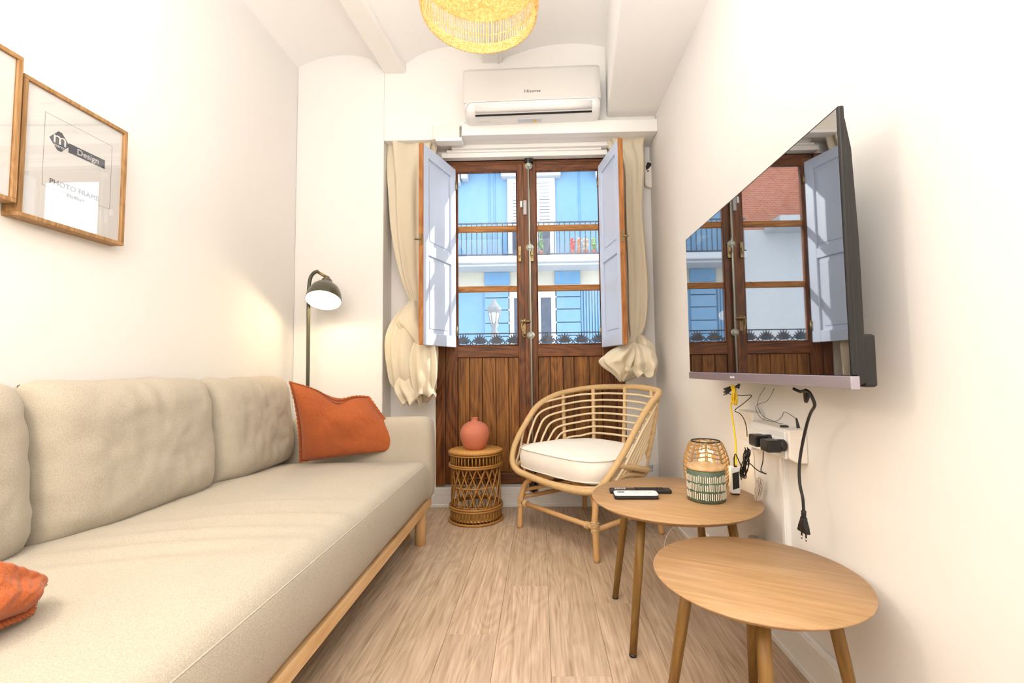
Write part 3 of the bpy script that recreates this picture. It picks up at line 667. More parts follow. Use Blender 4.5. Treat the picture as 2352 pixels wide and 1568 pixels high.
# ------------------------------------------------------------------ pendant lamp
LC = Vector((-.201, 1.575, 0)); LZ = 2.262
t = thing('pendant_lamp', 'woven rattan dome pendant lamp glowing warm at the top of the room', 'lamp', (LC.x, LC.y, LZ))
def pr_(z): # radius at height above rim
    T = [(0, .205), (.05, .214), (.10, .2205), (.15, .2205), (.20, .212), (.26, .188), (.31, .15), (.35, .10), (.37, .045)]
    for (a, ra), (b_, rb) in zip(T, T[1:]):
        if a <= z <= b_: return ra + (rb - ra) * (z - a) / (b_ - a)
    return .04
def ring(q, z, r, tr, amp=.0, k=0, seg=280, ss=5):
    pts = []
    for i in range(seg):
        a = 2 * pi * i / seg; rr = r + amp * sin(a * 70 + k * pi); pts.append((LC.x + rr * cos(a), LC.y + rr * sin(a), LZ + z + amp * .4 * nz((cos(a) * 9, sin(a) * 9, k), 1)))
    q.tube(pts, tr, ss, closed=True)
q = MB()
for i in range(11): ring(q, .003 + i * .0043, pr_(i * .0043), .0032, .0022, i)
tag(q.build('lower_band', M['sea'], t), 'dense woven band at the rim')
q = MB()
for i in range(46): ring(q, .150 + i * .0048, pr_(.150 + i * .0048), .0034, .0022, i)
tag(q.build('upper_weave', M['sea'], t), 'dense woven dome')
q = MB()
for i in range(132):
    a = 2 * pi * i / 132 + random.uniform(-.008, .008)
    q.tube([(LC.x + pr_(z) * cos(a + random.uniform(-.004, .004)), LC.y + pr_(z) * sin(a), LZ + z) for z in (.044, .08, .115, .155)], .0021, 5, caps=False)
ring(q, .092, pr_(.092) + .002, .0022, 0, 0, 90)
tag(q.build('open_canes', M['sea'], t), 'open band of thin upright canes', kind='stuff')
MB().lathe([(.012, .27), (.020, .26), (.022, .22), (.018, .19)], (LC.x, LC.y, LZ), 16).build('lamp_holder', M['white'], t)
MB().lathe([(.001, .115), (.022, .125), (.033, .155), (.026, .185), (.016, .20)], (LC.x, LC.y, LZ), 20).build('bulb', M['bulbp'], t)
MB().tube([(LC.x, LC.y, LZ + .18), (LC.x, LC.y, BZ + .17)], .003, 8).build('cord', M['white'], t)
MB().lathe([(.05, 0), (.045, .03), (.01, .05)], (LC.x, LC.y, BZ + .10), 20).build('ceiling_rose', M['white'], t)
light('pendant_bulb_light', 'POINT', (LC.x, LC.y, LZ + .155), 44, (1.0, .84, .62), .035)

# ------------------------------------------------------------------ floor lamp
YLp = 2.94
fp0 = P(707, 868, Y=YLp); fx = fp0.x
t = thing('floor_lamp', 'olive green metal floor lamp with a domed shade in the corner behind the sofa', 'lamp', (fx, YLp, 0))
MB().lathe([(.13, 0), (.13, .012), (.12, .02), (.014, .024)], (fx, YLp, 0), 32).build('base', M['olive'], t)
zT = P(722, 626, Y=YLp).z
pts = [(fx, YLp, .02), (fx, YLp, 1.0)] + [tuple(P(px, py, Y=YLp)) for px, py in ((708, 760), (708.5, 690), (710, 655), (714, 636), (722, 626), (731, 623))]
MB().tube([pts[0], pts[1]] + catmull(pts[2:], 6), .0115, 12).build('pole', M['olive'], t)
sc = P(743, 690, Y=YLp - .06)                       # rim centre
R_ = Matrix.Rotation(radians(-27), 4, 'X') @ Matrix.Rotation(radians(-5), 4, 'Y')
prof = [(.108, 0), (.108, .008), (.106, .03), (.098, .065), (.082, .098), (.058, .122), (.036, .134), (.034, .160), (.030, .166)]
MB().lathe(prof, sc, 40, R_, cap0=False).build('shade', M['olive'], t)
MB().lathe([(r - .003, z - .003 if z > .01 else z) for r, z in prof[:7]], sc, 40, R_, cap0=False, cap1=True).build('shade_lining', M['lampin'], t)
MB().lathe([(.001, .018), (.022, .03), (.032, .055), (.024, .085), (.014, .10)], sc, 20, R_).build('bulb', M['bulb'], t)
top = sc + (R_ @ Vector((0, 0, .172)))
q = MB(); q.tube([P(729, 624, Y=YLp), top + Vector((0, 0, .012))], .010, 10); q.lathe([(.001, .018), (.013, .012), (.013, -.012), (.001, -.018)], top + Vector((.0, 0, .012)), 12, Matrix.Rotation(pi / 2, 4, 'X')); q.lathe([(.013, -.02), (.013, .012)], top, 12, R_)
kn = sc + (R_ @ Vector((-.035, -.012, .148))); q.lathe([(.001, .012), (.011, .008), (.011, -.004)], kn, 12, Matrix.Rotation(-pi / 2, 4, 'Y'))
tag(q.build('brass_joint', M['brass'], t), 'brass swivel joint')
light('floor_lamp_bulb_light', 'POINT', tuple(sc + (R_ @ Vector((0, 0, .02)))), 4.0, (1.0, .76, .42), .03)

# ------------------------------------------------------------------ sofa
SY0, SY1 = 0.15, 2.62           # seat along Y ; arm from SY1
SXF, SXB = -.645, -1.44
t = thing('sofa', 'long beige fabric sofa on light wooden legs along the left wall', 'sofa', (-1.15, 1.4, 0))
fr = MB(); fr.box(-.690, -.655, SY0, 2.745, .175, .225); fr.box(-1.62, -1.585, SY0, 2.745, .175, .225); fr.box(-1.585, -.69, 2.71, 2.745, .175, .225); fr.box(-1.585, -.69, SY0, SY0 + .035, .175, .225)
fr.build('frame', M['birch'], t, bevel=.004)
lg = MB().lathe([(.026, 0), (.029, .004), (.029, .176)], (0, 0, 0), 24)
lm = lg.build('leg', M['birchleg'], t, local=True)
def rel(o, v): o.location = world_of(t).inverted() @ Vector(v)
rel(lm, (-.685, 2.60, 0))
for v in ((-.80, 2.70, 0), (-1.6, 2.65, 0), (-.69, .3, 0), (-1.6, .3, 0)):
    c = lm.copy(); COL.objects.link(c); c.parent = t; rel(c, v)
    if v[0] == -.80: c.location.z = 0
# seat cushion: big rounded slab, crowned
def rbox(x0, x1, y0, y1, z0, z1, r, crown=0.0, bulge=0.0, nu=40, nv=60, wr=0.0, seed=0, seam=False):
    """rounded box as six warped grids welded"""
    q = MB(); cx, cy, cz = (x0 + x1) / 2, (y0 + y1) / 2, (z0 + z1) / 2; hx, hy, hz = (x1 - x0) / 2, (y1 - y0) / 2, (z1 - z0) / 2
    def warp(v):
        p = Vector((max(-hx + r, min(hx - r, v.x)), max(-hy + r, min(hy - r, v.y)), max(-hz + r, min(hz - r, v.z))))
        d = v - p
        if d.length > 1e-9: v = p + d.normalized() * r
        ux, uy, uz = v.x / hx, v.y / hy, v.z / hz
        o = Vector(v)
        if uz > 0: o.z += crown * uz * (1 - ux ** 2) ** .5 * (1 - uy ** 4) if abs(ux) < 1 and abs(uy) < 1 else 0
        if bulge: o.x += bulge * ux * max(0, 1 - uz ** 2); o.y += bulge * uy * max(0, 1 - uz ** 2) * .5
        if wr: o += Vector((nz((v.x, v.y, v.z + seed), 3) * wr, nz((v.x + 9, v.y, v.z + seed), 3) * wr * .6, nz((v.x, v.y + 5, v.z + seed), 3.5) * wr))
        return o
    def axis(n, h): # denser near the edges
        return [-h + 2 * h * (0.5 - 0.5 * cos(pi * i / (n - 1))) for i in range(n)]
    nz_ = 12
    A, Bv, C = axis(nu, hx), axis(nv, hy), axis(nz_, hz)
    def face(fn, P1, P2):
        vs = [warp(fn(a, b)) + Vector((cx, cy, cz)) for b in P2 for a in P1]; n1 = len(P1)
        q.add(vs, [(j * n1 + i, j * n1 + i + 1, (j + 1) * n1 + i + 1, (j + 1) * n1 + i) for j in range(len(P2) - 1) for i in range(n1 - 1)], True)
    for s_ in (-1, 1):
        face(lambda a, b: Vector((a, b, s_ * hz)), A, Bv); face(lambda a, b: Vector((a, s_ * hy, b)), A, C); face(lambda a, b: Vector((s_ * hx, a, b)), Bv, C)
    return q
q = rbox(-1.62, SXF - .012, SY0 + .02, SY1 + .03, .222, .452, .045, crown=.045, bulge=.022, nu=90, nv=200, wr=.006)
def wrinkle(v):   # soft pulled folds near the middle of the seat
    d = 0
    for k, (cx, cy, L_, a) in enumerate(((-1.05, 1.30, .30, .009), (-.98, 1.42, .28, .010), (-.96, 1.56, .30, .008), (-1.0, 1.72, .22, .006), (-1.08, 1.18, .22, .007))):
        x = v.x - cx; y = v.y - cy - .25 * x; d += a * math.exp(-(y / .028) ** 2) * math.exp(-(x / L_) ** 2) - a * .8 * math.exp(-((y - .045) / .03) ** 2) * math.exp(-(x / L_) ** 2)
    return d
for v in q.v:
    if v.z > .43: v.z += wrinkle(v)
seat = q.build('seat_cushion', M['sofa'], t, weld=True)
q = MB(); q.tube(catmull([(SXF + .002, SY0 + .05, .448), (SXF + .006, 1.0, .450), (SXF + .006, 1.8, .450), (SXF - .0, 2.58, .447)], 12), .0022, 6); q.build('seam', M['sofa'], seat)
q = rbox(-1.66, -.640, SY1 + .02, SY1 + .16, .215, .700, .05, nu=40, nv=14, wr=.003, bulge=.012)
arm = q.build('armrest', M['sofa'], t, weld=True)
q = rbox(-1.66, -.640, -.02, .14, .215, .700, .05, nu=20, nv=10, wr=.003, bulge=.012); q.build('armrest', M['sofa'], t, weld=True)
q = rbox(-1.70, -1.60, SY0 - .02, SY1 + .1, .21, .66, .035, nu=8, nv=20); q.build('back_panel', M['sofa'], t, weld=True)
def cushion(y0, y1, z0, z1, xf, th, lean, seed, name='back_cushion'):
    """puffy back cushion; front face looks to +X"""
    W, Hh = (y1 - y0), (z1 - z0)
    def side(sgn):
        def fn(u, v):
            a, b = 2 * u - 1, 2 * v - 1
            e = max(0, (1 - abs(a) ** 5) * (1 - abs(b) ** 5)) ** .42
            # corners pulled in
            yy = a * W / 2 * (1 - .022 * (b * b) ** 2 - .012 * nz((b * 3, seed, 1), 1)) ; zz = b * Hh / 2 * (1 - .03 * (1 - a * a) * 0 - .05 * abs(a) ** 8)
            x = sgn * th / 2 * e
            gath = .007 * sin(a * 17 + seed * 3 + 2.2 * sin(a * 5)) * max(0, b) ** 3 * (1 - abs(a) ** 6)
            wr = .009 * nz((a * 2.6 + seed, b * 2.6, sgn), 1.0) + .004 * nz((a * 7 + seed, b * 4, sgn), 1.3)
            x += (gath + wr) * e * (1 if sgn > 0 else .3)
            x += .012 * max(0, abs(a) - .82) * 4 * nz((b * 5, seed, a * 2), 1.2)
            return Vector((xf - th / 2 + x + lean * (-b) * .5, (y0 + y1) / 2 + yy, (z0 + z1) / 2 + zz + .01 * nz((a * 3, seed, 2), 1)))
        return fn
    q = MB(); q.grid(side(1), 70, 54); q.grid(side(-1), 40, 30)
    return q.build(name, M['sofa'], t)
cz0 = .462
c1 = cushion(.575, 1.310, cz0, .962, -1.415, .215, .055, 1.0)
c2 = cushion(1.315, 2.035, cz0, .962, -1.41, .225, .055, 2.7)
c3 = cushion(2.040, 2.66, cz0, .955, -1.405, .23, .05, 5.2)
cushion(-.02 + .17, .565, cz0, .96, -1.415, .215, .055, 8.0)

# ------------------------------------------------------------------ orange throw pillows
def pillow(c, label, bulge, fr, seed, group='rust orange throw pillows on the sofa', th=.10, dent=None):
    """c: BL, BR, TR, TL corner points; bulge: direction of the visible face"""
    BL, BR, TR, TL = [Vector(v) for v in c]; cen = (BL + BR + TR + TL) / 4
    t = thing('throw_pillow', label, 'pillow', (cen.x, cen.y, min(v.z for v in (BL, BR))), group=group)
    nrm = (BR - BL).cross(TL - BL).normalized(); nrm = nrm if nrm.dot(Vector(bulge)) > 0 else -nrm
    def pos(u, v, sgn, ex=0):
        a, b = 2 * u - 1, 2 * v - 1
        p = BL * (1 - u) * (1 - v) + BR * u * (1 - v) + TR * u * v + TL * (1 - u) * v
        pin = .075
        mid = (BL + BR + TR + TL) / 4
        p = p + (mid - p) * (pin * ((1 - a * a) * (abs(b) ** 3) + (1 - b * b) * (abs(a) ** 3)))
        e = max(0, (1 - a ** 4) * (1 - b ** 4)) ** .5
        d = th * e * (1 + .20 * nz((a * 1.6, b * 1.6, seed), 1)) + e * .003 * nz((a * 5, b * 2.5, seed), 1.5)
        if dent: 
            dx, dz, am = dent; d -= am * math.exp(-((a - dx) / .35) ** 2 - ((b - dz) / .3) ** 2); p = p + Vector((0, 0, -am * 1.1 * math.exp(-((a - dx) / .4) ** 2) * max(0, b) ** 2))
        return p + nrm * d * sgn
    q = MB(); q.grid(lambda u, v: pos(u, v, 1), 56, 56); q.grid(lambda u, v: pos(u, v, -.6), 30, 30); q.build('pillow_body', M['orange'], t)
    q = MB(); per = [(i / 70, 0) for i in range(70)] + [(1, i / 70) for i in range(70)] + [(1 - i / 70, 1) for i in range(70)] + [(0, 1 - i / 70) for i in range(70)]
    mid = (BL + BR + TR + TL) / 4; n = len(per); vs = []
    for i, (u, v) in enumerate(per):
        p = pos(u, v, 0); o = p + (p - mid).normalized() * (.014 + .002 * sin(i * 1.7)) + nrm * .003 * sin(i * 2.1)
        vs += [p, o]
    q.add(vs, [(2 * i, 2 * i + 1, (2 * i + 3) % (2 * n), (2 * i + 2) % (2 * n)) for i in range(n)], True)
    q.build('flange', M['orange'], t, solid=.003)
    return t
BLp = P(692, 1058, Z=.492); BRp = P(945, 1026, Z=.518)
TLp = P(668, 878, X=-1.24); TRp = P(845, 914, Y=2.62)
pillow((BLp, BRp, TRp, TLp), 'rust orange pillow leaning in the far corner of the sofa by the lamp', (1, -1, .3), 0, 3.3, dent=(.1, .95, .035), th=.075)
pillow((P(-170, 1500, Z=.53), P(60, 1405, Z=.515), P(95, 1345, Z=.53), P(-120, 1270, Z=.66)), 'rust orange pillow corner at the lower left edge on the sofa seat', (.3, 0, 1), 0, 6.1, th=.055)

# ------------------------------------------------------------------ rattan side table and vase
SC = Vector((-.432, 3.045, 0)); SR = .158; SH = .452
t = thing('rattan_stool', 'round honey cane side table with lattice sides in front of the balcony door', 'side table', SC)
def circ(r, z, n=64, c=SC): return [(c.x + r * cos(2 * pi * i / n), c.y + r * sin(2 * pi * i / n), z) for i in range(n)]
MB().lathe([(.001, SH - .012), (SR + .012, SH - .012), (SR + .014, SH - .006), (SR + .010, SH), (.001, SH)], (SC.x, SC.y, 0), 64, cap0=False, cap1=False).build('woven_top', M['weave'], t)
for r, z, tr in ((SR + .016, SH - .010, .007), (SR + .014, SH - .024, .006), (SR + .014, SH - .088, .0065), (SR + .014, SH - .099, .0065), (SR - .006, .225, .006), (SR + .012, .098, .007), (SR + .012, .084, .007), (SR + .014, .008, .008), (SR - .008, .104, .006)):
    MB().tube(circ(r, z), tr, 8, closed=True).build('hoop', M['bamboo'], t)
q = MB()
for i in range(44):
    a = 2 * pi * i / 44; q.tube([(SC.x + (SR + .006) * cos(a), SC.y + (SR + .006) * sin(a), z) for z in (SH - .100, SH - .018)], .0042, 6)
    q.tube([(SC.x + (SR + .004) * cos(a), SC.y + (SR + .004) * sin(a), .006), (SC.x + (SR + .006) * cos(a + .06), SC.y + (SR + .006) * sin(a + .06), .098)], .0045, 6)
tag(q.build('short_canes', M['bamboo'], t), kind='stuff')
cane = None
for i in range(36):
    a = 2 * pi * (i // 2) / 18; s_ = 1 if i % 2 else -1; w = .72 * s_; rr = SR - .004 + (.004 if s_ > 0 else -.003)
    pts = [(rr * cos(a + w * (k / 8 - .5)), rr * sin(a + w * (k / 8 - .5)), .09 + (SH - .185) * k / 8) for k in range(9)]
    MB().tube(pts, .0050, 6).build('lattice_cane', M['bamboo'], t, local=True)
MB().lathe([(.001, .02), (SR, .02), (SR, .026), (.001, .026)], (SC.x, SC.y, 0), 48, cap0=False, cap1=False).build('bottom_shelf', M['weave'], t)
vc = Vector((-.437, 3.03, SH))
vp = [(.050, 0), (.056, .003), (.078, .03), (.094, .075), (.098, .105), (.092, .135), (.072, .163), (.045, .178), (.024, .184), (.0215, .190), (.0215, .203), (.0235, .207), (.019, .208), (.017, .195), (.015, .17)]
tag(MB().lathe(vp, (0, 0, 0), 56).build('vase', M['terra']), 'matte terracotta bottle vase with a tiny neck on the cane side table', 'vase').location = vc

# ------------------------------------------------------------------ rattan armchair
CH = Vector((.287, 2.82, 0)); ang = math.atan2(-.776, .631)
t = thing('rattan_armchair', 'rounded natural rattan armchair with white seat cushion beside the balcony door', 'armchair', CH, ang)
rim = [(-.18, -.335, .346), (.06, -.345, .338), (.26, -.335, .341), (.365, -.31, .362), (.40, -.25, .43), (.395, -.13, .53), (.39, -.01, .655), (.385, .10, .755), (.372, .205, .815), (.30, .29, .835), (.12, .335, .850), (-.10, .335, .848),
       (-.26, .30, .838), (-.35, .21, .820), (-.385, .07, .790), (-.39, -.08, .725), (-.385, -.20, .60), (-.375, -.28, .49), (-.34, -.325, .405), (-.28, -.335, .36)]
rp = catmull(rim, 63, closed=True)
MB().tube(rp, .0185, 12, closed=True, rf=lambda i, n: 1.02 if i % 3 else .87).build('rim', M['wrap'], t, local=True)
# nested hoops
ts = t
for k in range(7):
    zb = .848 - .0445 * (k + 1); yk = -.175 + .042 * k; xk = .402 - .010 * k; zp = zb - .025; yb = .322 - .006 * k
    half = [(xk - .085, yk - .085, .343), (xk - .028, yk - .055, .375), (xk, yk, .425), (xk + .002 - .03 * k / 7, yk * .5 + .10, .425 + (zp - .425) * .58), (.368 - .010 * k, .20 - .004 * k, zp), (.24 - .004 * k, yb - .035, zb - .008), (.10, yb, zb)]
    yl = -.275 + .045 * (k + 1); zl = .44
    left = [(-xk + .085, yl - .07, .343), (-xk + .028, yl - .04, .38), (-xk + .008, yl, zl), (-xk + .004, yl + .055, zl + (zp - zl) * .50), (-xk + .012, yl + .15 - .008 * k, zl + (zp - zl) * .86), (-.335 + .012 * k, .20, zp + .005), (-.22, yb - .02, zb - .006), (-.10, yb, zb)]
    h = left + half[::-1]
    MB().tube(catmull(h, 7), .0072, 8).build('cane_hoop', M['cane'], t, local=True)
# uprights: back posts follow the shell down
for x0, y0, z0, x1, y1, z1 in ((-.24, .305, .835, -.20, .26, .33), (.02, .335, .848, .02, .29, .33), (.26, .30, .835, .20, .26, .33), (.372, .20, .815, .30, .13, .33), (-.372, .14, .80, -.31, .10, .33)):
    pts = [(x0 + (x1 - x0) * s_ ** 1.5, y0 + (y1 - y0) * s_ ** 1.5 - .004, z0 + (z1 - z0) * s_) for s_ in [i / 8 for i in range(9)]]
    MB().tube(pts, .0135, 10).build('upright', M['rattan'], t, local=True)
# seat ring, side rails, bottom ring with crossed wrapping
srp = catmull([(-.33, -.30, .36), (-.37, -.12, .40), (-.33, .10, .372), (-.2, .27, .345), (0, .30, .34), (.2, .27, .345), (.33, .10, .372), (.385, -.12, .41), (.34, -.30, .36), (0, -.335, .34)], 14, closed=True)
MB().tube(srp, .0135, 10, closed=True, rf=lambda i, n: 1.0 + (.10 if i % 6 == 0 else 0)).build('seat_ring', M['rattan'], t, local=True)
for s_ in (-1, 1):
    pts = catmull([(s_ * .398, -.20, .475), (s_ * .39, -.05, .44), (s_ * .36, .08, .405), (s_ * .32, .16, .39)], 10)
    MB().tube(pts, .0165, 10, rf=lambda i, n: 1.0 + (.12 if i % 4 == 0 else 0)).build('side_rail', M['rattan'], t, local=True)
for sg in (1,):
    lash = MB(); path = []
    for i in range(9):
        z = .42 + i * .045; f = (.83 - z) / .5; x0, y0 = .372 - .07 * f ** 1.5, .20 - .07 * f ** 1.5
        for j in range(12): u = 2 * pi * j / 12; path.append((sg * (x0 + .0155 * cos(u)), y0 - .004 + .0155 * sin(u), z + .045 * j / 12))
    lash.tube(path, .0016, 4); lash.build('lashing', M['wrap'], t, local=True)
MB().tube([(-.30, -.1, .352), (.30, -.1, .352)], .011, 8).build('seat_bar', M['rleg'], t, local=True)
MB().tube([(-.29, .12, .352), (.29, .12, .352)], .011, 8).build('seat_bar', M['rleg'], t, local=True)
# legs
def leg(pts, r=.0165):
    return MB().tube(catmull(pts, 6), r, 14).build('leg', M['rleg'], t, local=True)
leg([(-.308, -.298, .0), (-.300, -.293, .13), (-.292, -.289, .20), (-.265, -.275, .275), (-.19, -.25, .325), (-.08, -.22, .335)])
leg([(.348, -.300, .0), (.338, -.295, .13), (.328, -.290, .20), (.318, -.275, .275), (.25, -.25, .325), (.10, -.22, .335)])
leg([(.318, .275, .0), (.305, .262, .13), (.297, .25, .20), (.27, .22, .275), (.20, .16, .325), (.08, .08, .335)])
leg([(-.318, .275, .0), (-.305, .262, .13), (-.297, .25, .20), (-.27, .22, .275), (-.20, .16, .325), (-.08, .08, .335)])
def strt(a, b, r=.0135): return MB().tube([a, b], r, 12).build('stretcher', M['rleg'], t, local=True)
strt((-.30, -.293, .155), (.333, -.293, .165)); strt((.332, -.29, .150), (.300, .255, .150)); strt((-.298, -.285, .185), (-.300, .25, .165))
strt((-.298, -.28, .225), (.05, -.02, .325), .011); strt((.33, -.28, .215), (-.02, -.0, .33), .011); strt((.30, .24, .21), (.0, -.04, .33), .011)
for cx, cy, cz in ((-.300, -.293, .155), (.333, -.293, .160), (.302, .256, .152), (-.300, .25, .165)):
    path = [(cx + .0185 * cos(u), cy + .0185 * sin(u), cz - .024 + .0072 * u / (2 * pi)) for u in [2 * pi * i / 14 for i in range(14 * 8)]]
    MB().tube(path, .0038, 5).build('cane_binding', M['wrap'], t, local=True)
for cx, d in ((-.262, 1), (.296, -1)):
    path = [(cx + d * .0075 * u / (2 * pi), -.293 + .0165 * cos(u), .157 + (.006 if d < 0 else 0) + .0165 * sin(u)) for u in [2 * pi * i / 14 for i in range(14 * 4)]]
    MB().tube(path, .0035, 5).build('cane_binding', M['wrap'], t, local=True)
# cushion
def chc(u, v):
    a = 2 * pi * u; k = v * 2 - 1
    return (a, k)
q = MB(); R0x, R0y = .362, .318; topz, botz = .520, .375
def srad(a): # superellipse-ish outline with rounded back
    c_, s_ = cos(a), sin(a); n_ = 4.2 if s_ < 0 else 2.3
    r = (abs(c_) ** n_ + abs(s_) ** n_) ** (-1 / n_); return r * c_ * R0x, r * s_ * R0y
def cus(u, v):
    a = 2 * pi * u; x, y = srad(a)
    # v: 0 bottom centre .. 1 top centre
    if v < .3: f = v / .3; z = botz - .012 * (1 - f) * 0; s_ = f * .97
    elif v < .6: g = (v - .3) / .3; s_ = .97 + .035 * sin(pi * g); z = botz + (topz - botz - .03) * g; z += 0
    else: h = (v - .6) / .4; s_ = .97 * (1 - h); z = topz - .03 + .034 * (1 - (1 - h) ** 3)
    w = .006 * sin(a * 26 + 3 * sin(a * 5)) * math.exp(-((v - .5) / .09) ** 2)
    return Vector((x * (s_ + w), y * (s_ + w) - .02, z + .006 * nz((x * s_ * 6, y * s_ * 6, v), 1)))
q.grid(cus, 130, 44, cu=True); sc_ = q.build('seat_cushion', M['white_cloth'], t, local=True); sc_['label'] = 'thick white cotton seat cushion'
q = MB()
for zz, ff in ((.490, .985), (.381, .985)):
    q.tube([(srad(2 * pi * i / 90)[0] * ff, srad(2 * pi * i / 90)[1] * ff - .02, zz) for i in range(90)], .0032, 6, closed=True)
q.build('piping', M['white_cloth'], sc_, local=True)

# ------------------------------------------------------------------ coffee tables
def table(cx, cy, r, top, feet, tops, label, rot):
    t = thing('coffee_table', label, 'table', (cx, cy, 0), group='round oak side tables')
    q = MB(); q.lathe([(.001, -.018), (r - .022, -.018), (r - .006, -.007), (r, -.003), (r - .001, 0), (.001, 0)], (0, 0, 0), 96, Matrix.Rotation(-rot, 4, 'Z'), cap0=False, cap1=False)
    tp = q.build('table_top', M['oaktop'], t, local=True); tp.location = (0, 0, top); tp.rotation_euler = (0, 0, rot)
    for (fx_, fy_), (tx, ty) in zip(feet, tops):
        a = Vector((fx_ - cx, fy_ - cy, .008)); b_ = Vector((tx - cx, ty - cy, top - .019))
        d = (b_ - a); L_ = d.length
        q = MB().lathe([(.0125, 0), (.0155, L_ * .6), (.0160, L_)], (0, 0, 0), 20); l = q.build('leg', M['oakleg'], t, local=True)
        l.location = a; l.rotation_euler = d.to_track_quat('Z', 'Y').to_euler()
        MB().lathe([(.0115, -.008), (.0128, -.006), (.0128, .001)], (0, 0, 0), 16).build('foot_cap', M['black'], l, local=True)
        MB().lathe([(.006, 0), (.004, .003)], (-.0155, 0, L_ - .02), 10, Matrix.Rotation(-pi / 2, 4, 'Y')).build('screw_cover', M['chrome'], l, local=True)
    return t
ft = [(.307, 2.000), (.302, 1.610), (.715, 1.597), (.700, 2.000)]
tt = [(P(1428, 1190, Z=.455).x, P(1428, 1190, Z=.455).y), tuple(P(1467, 1200, Z=.455))[:2], tuple(P(1680, 1207, Z=.455))[:2], (.655, 1.935)]
tt = [(.508 + (x - .508) * .74, 1.803 + (y - 1.803) * .74) for x, y in ft]
table(.508, 1.796, .312, .480, ft, tt, 'round oak coffee table holding the remotes, striped canister and rope lantern', radians(62))
NC = (.552, 1.228); ft = []; tt = []
for a in (160, 70, -20, -110):
    ca, sa = cos(radians(a)), sin(radians(a)); ft.append((NC[0] + .232 * ca, NC[1] + .232 * sa)); tt.append((NC[0] + .160 * ca, NC[1] + .160 * sa))
table(NC[0], NC[1], .256, .442, ft, tt, 'empty round oak coffee table nearest the viewer', radians(64))

# ------------------------------------------------------------------ items on the far table
TZ = .4803
def flat(name, label, cat, px0, px1, w, h, z=TZ, group=None):
    a, b_ = P(*px0, Z=z), P(*px1, Z=z); d = (b_ - a); an = math.atan2(d.y, d.x); c = (a + b_) / 2
    return thing(name, label, cat, (c.x, c.y, z), an, group), d.length
t, L_ = flat('remote_control', 'long black television remote lying behind the white remote', 'remote', (1400, 1131), (1541, 1131), .04, .014, group='remotes on the coffee table')
bx(-L_ / 2, L_ / 2, -.021, .021, 0, .016).build('remote_body', M['black'], t, bevel=.006, seg=3, local=True)
q = MB()
for i in range(12):
    for j in range(3): q.box(-.02 + i * .0095 + L_ * .0, -.0135 + i * .0095, -.014 + j * .0105, -.0075 + j * .0105, .0155, .0178)
q.build('buttons', M['blackm'], t, local=True)
q = MB()
for i in range(5): q.box(-L_ / 2 + .02 + i * .009, -L_ / 2 + .026 + i * .009, -.008, .008, .0155, .0175)
q.build('buttons', M['grey'], t, local=True)
t, L_ = flat('remote_control', 'white air conditioner remote with a small display in front of the black one', 'remote', (1410, 1143), (1511, 1143), .05, .02, group='remotes on the coffee table')
MB().prism(rrect(L_ / 2, .026, .010, 4), lambda a, b, d: Vector((a, b, d)), 0, .012).build('remote_base', M['black'], t, bevel=.003, local=True)
MB().prism(rrect(L_ / 2 - .001, .0255, .010, 4), lambda a, b, d: Vector((a, b, d)), .0125, .022).build('remote_body', M['white'], t, bevel=.004, local=True)
bx(-L_ / 2 + .014, -L_ / 2 + .040, -.012, .012, .0215, .0226).build('display', M['lcd'], t, local=True)
q = MB()
for r_ in (.013, .006): q.tube([(.0 + r_ * cos(u) * 1.6, r_ * sin(u), .0222) for u in [2 * pi * i / 20 for i in range(20)]], .0006, 4, closed=True)
for i in range(4): q.box(.026 + i * .0085, .031 + i * .0085, -.013, -.009, .0218, .0226); q.box(.026 + i * .0085, .031 + i * .0085, .006, .010, .0218, .0226)
q.build('buttons', M['grey'], t, local=True)
# canister
cc = P(1625, 1158, Z=TZ); s_ = (1667 - 1583) / 2 / FPX * cc.y * .97
cr_ = s_ * 1.04; cc = Vector((cc.x + .020, cc.y + cr_ * .92, TZ))
chh = P(1625, 1084, Y=cc.y - cr_).z - TZ
t = thing('canister', 'sage green ceramic canister with ivory dashes and bamboo lid', 'canister', cc)
MB().lathe([(cr_ - .004, 0), (cr_, .004), (cr_, chh - .003), (cr_ - .003, chh), (cr_ - .006, chh - .01)], (0, 0, 0), 64).build('jar', M['green'], t, local=True)
q = MB(); rr = random.Random(4); band = (chh - .026) / 3
for r_ in range(3):
    n = 58
    for i in range(n):
        a0 = 2 * pi * i / n + rr.uniform(-.01, .01); zb = .014 + r_ * band + rr.uniform(-.002, .002); zt_ = zb + band - .007 + rr.uniform(-.002, .002); wd_ = .0015 / cr_ * rr.uniform(.8, 1.2)
        R1 = cr_ + .0006
        q.add([(R1 * cos(a0 - wd_), R1 * sin(a0 - wd_), zb), (R1 * cos(a0 + wd_), R1 * sin(a0 + wd_), zb), (R1 * cos(a0 + wd_), R1 * sin(a0 + wd_), zt_), (R1 * cos(a0 - wd_), R1 * sin(a0 - wd_), zt_)], [(0, 1, 2, 3)])
q.build('dashes', M['ivory'], t, local=True, solid=.0012)
MB().lathe([(.001, 0), (cr_ - .001, 0), (cr_ - .0, .003), (cr_ - .0, .010), (cr_ - .003, .012), (.001, .012)], (0, 0, chh), 56, cap0=False, cap1=False).build('lid', M['birch'], t, local=True)
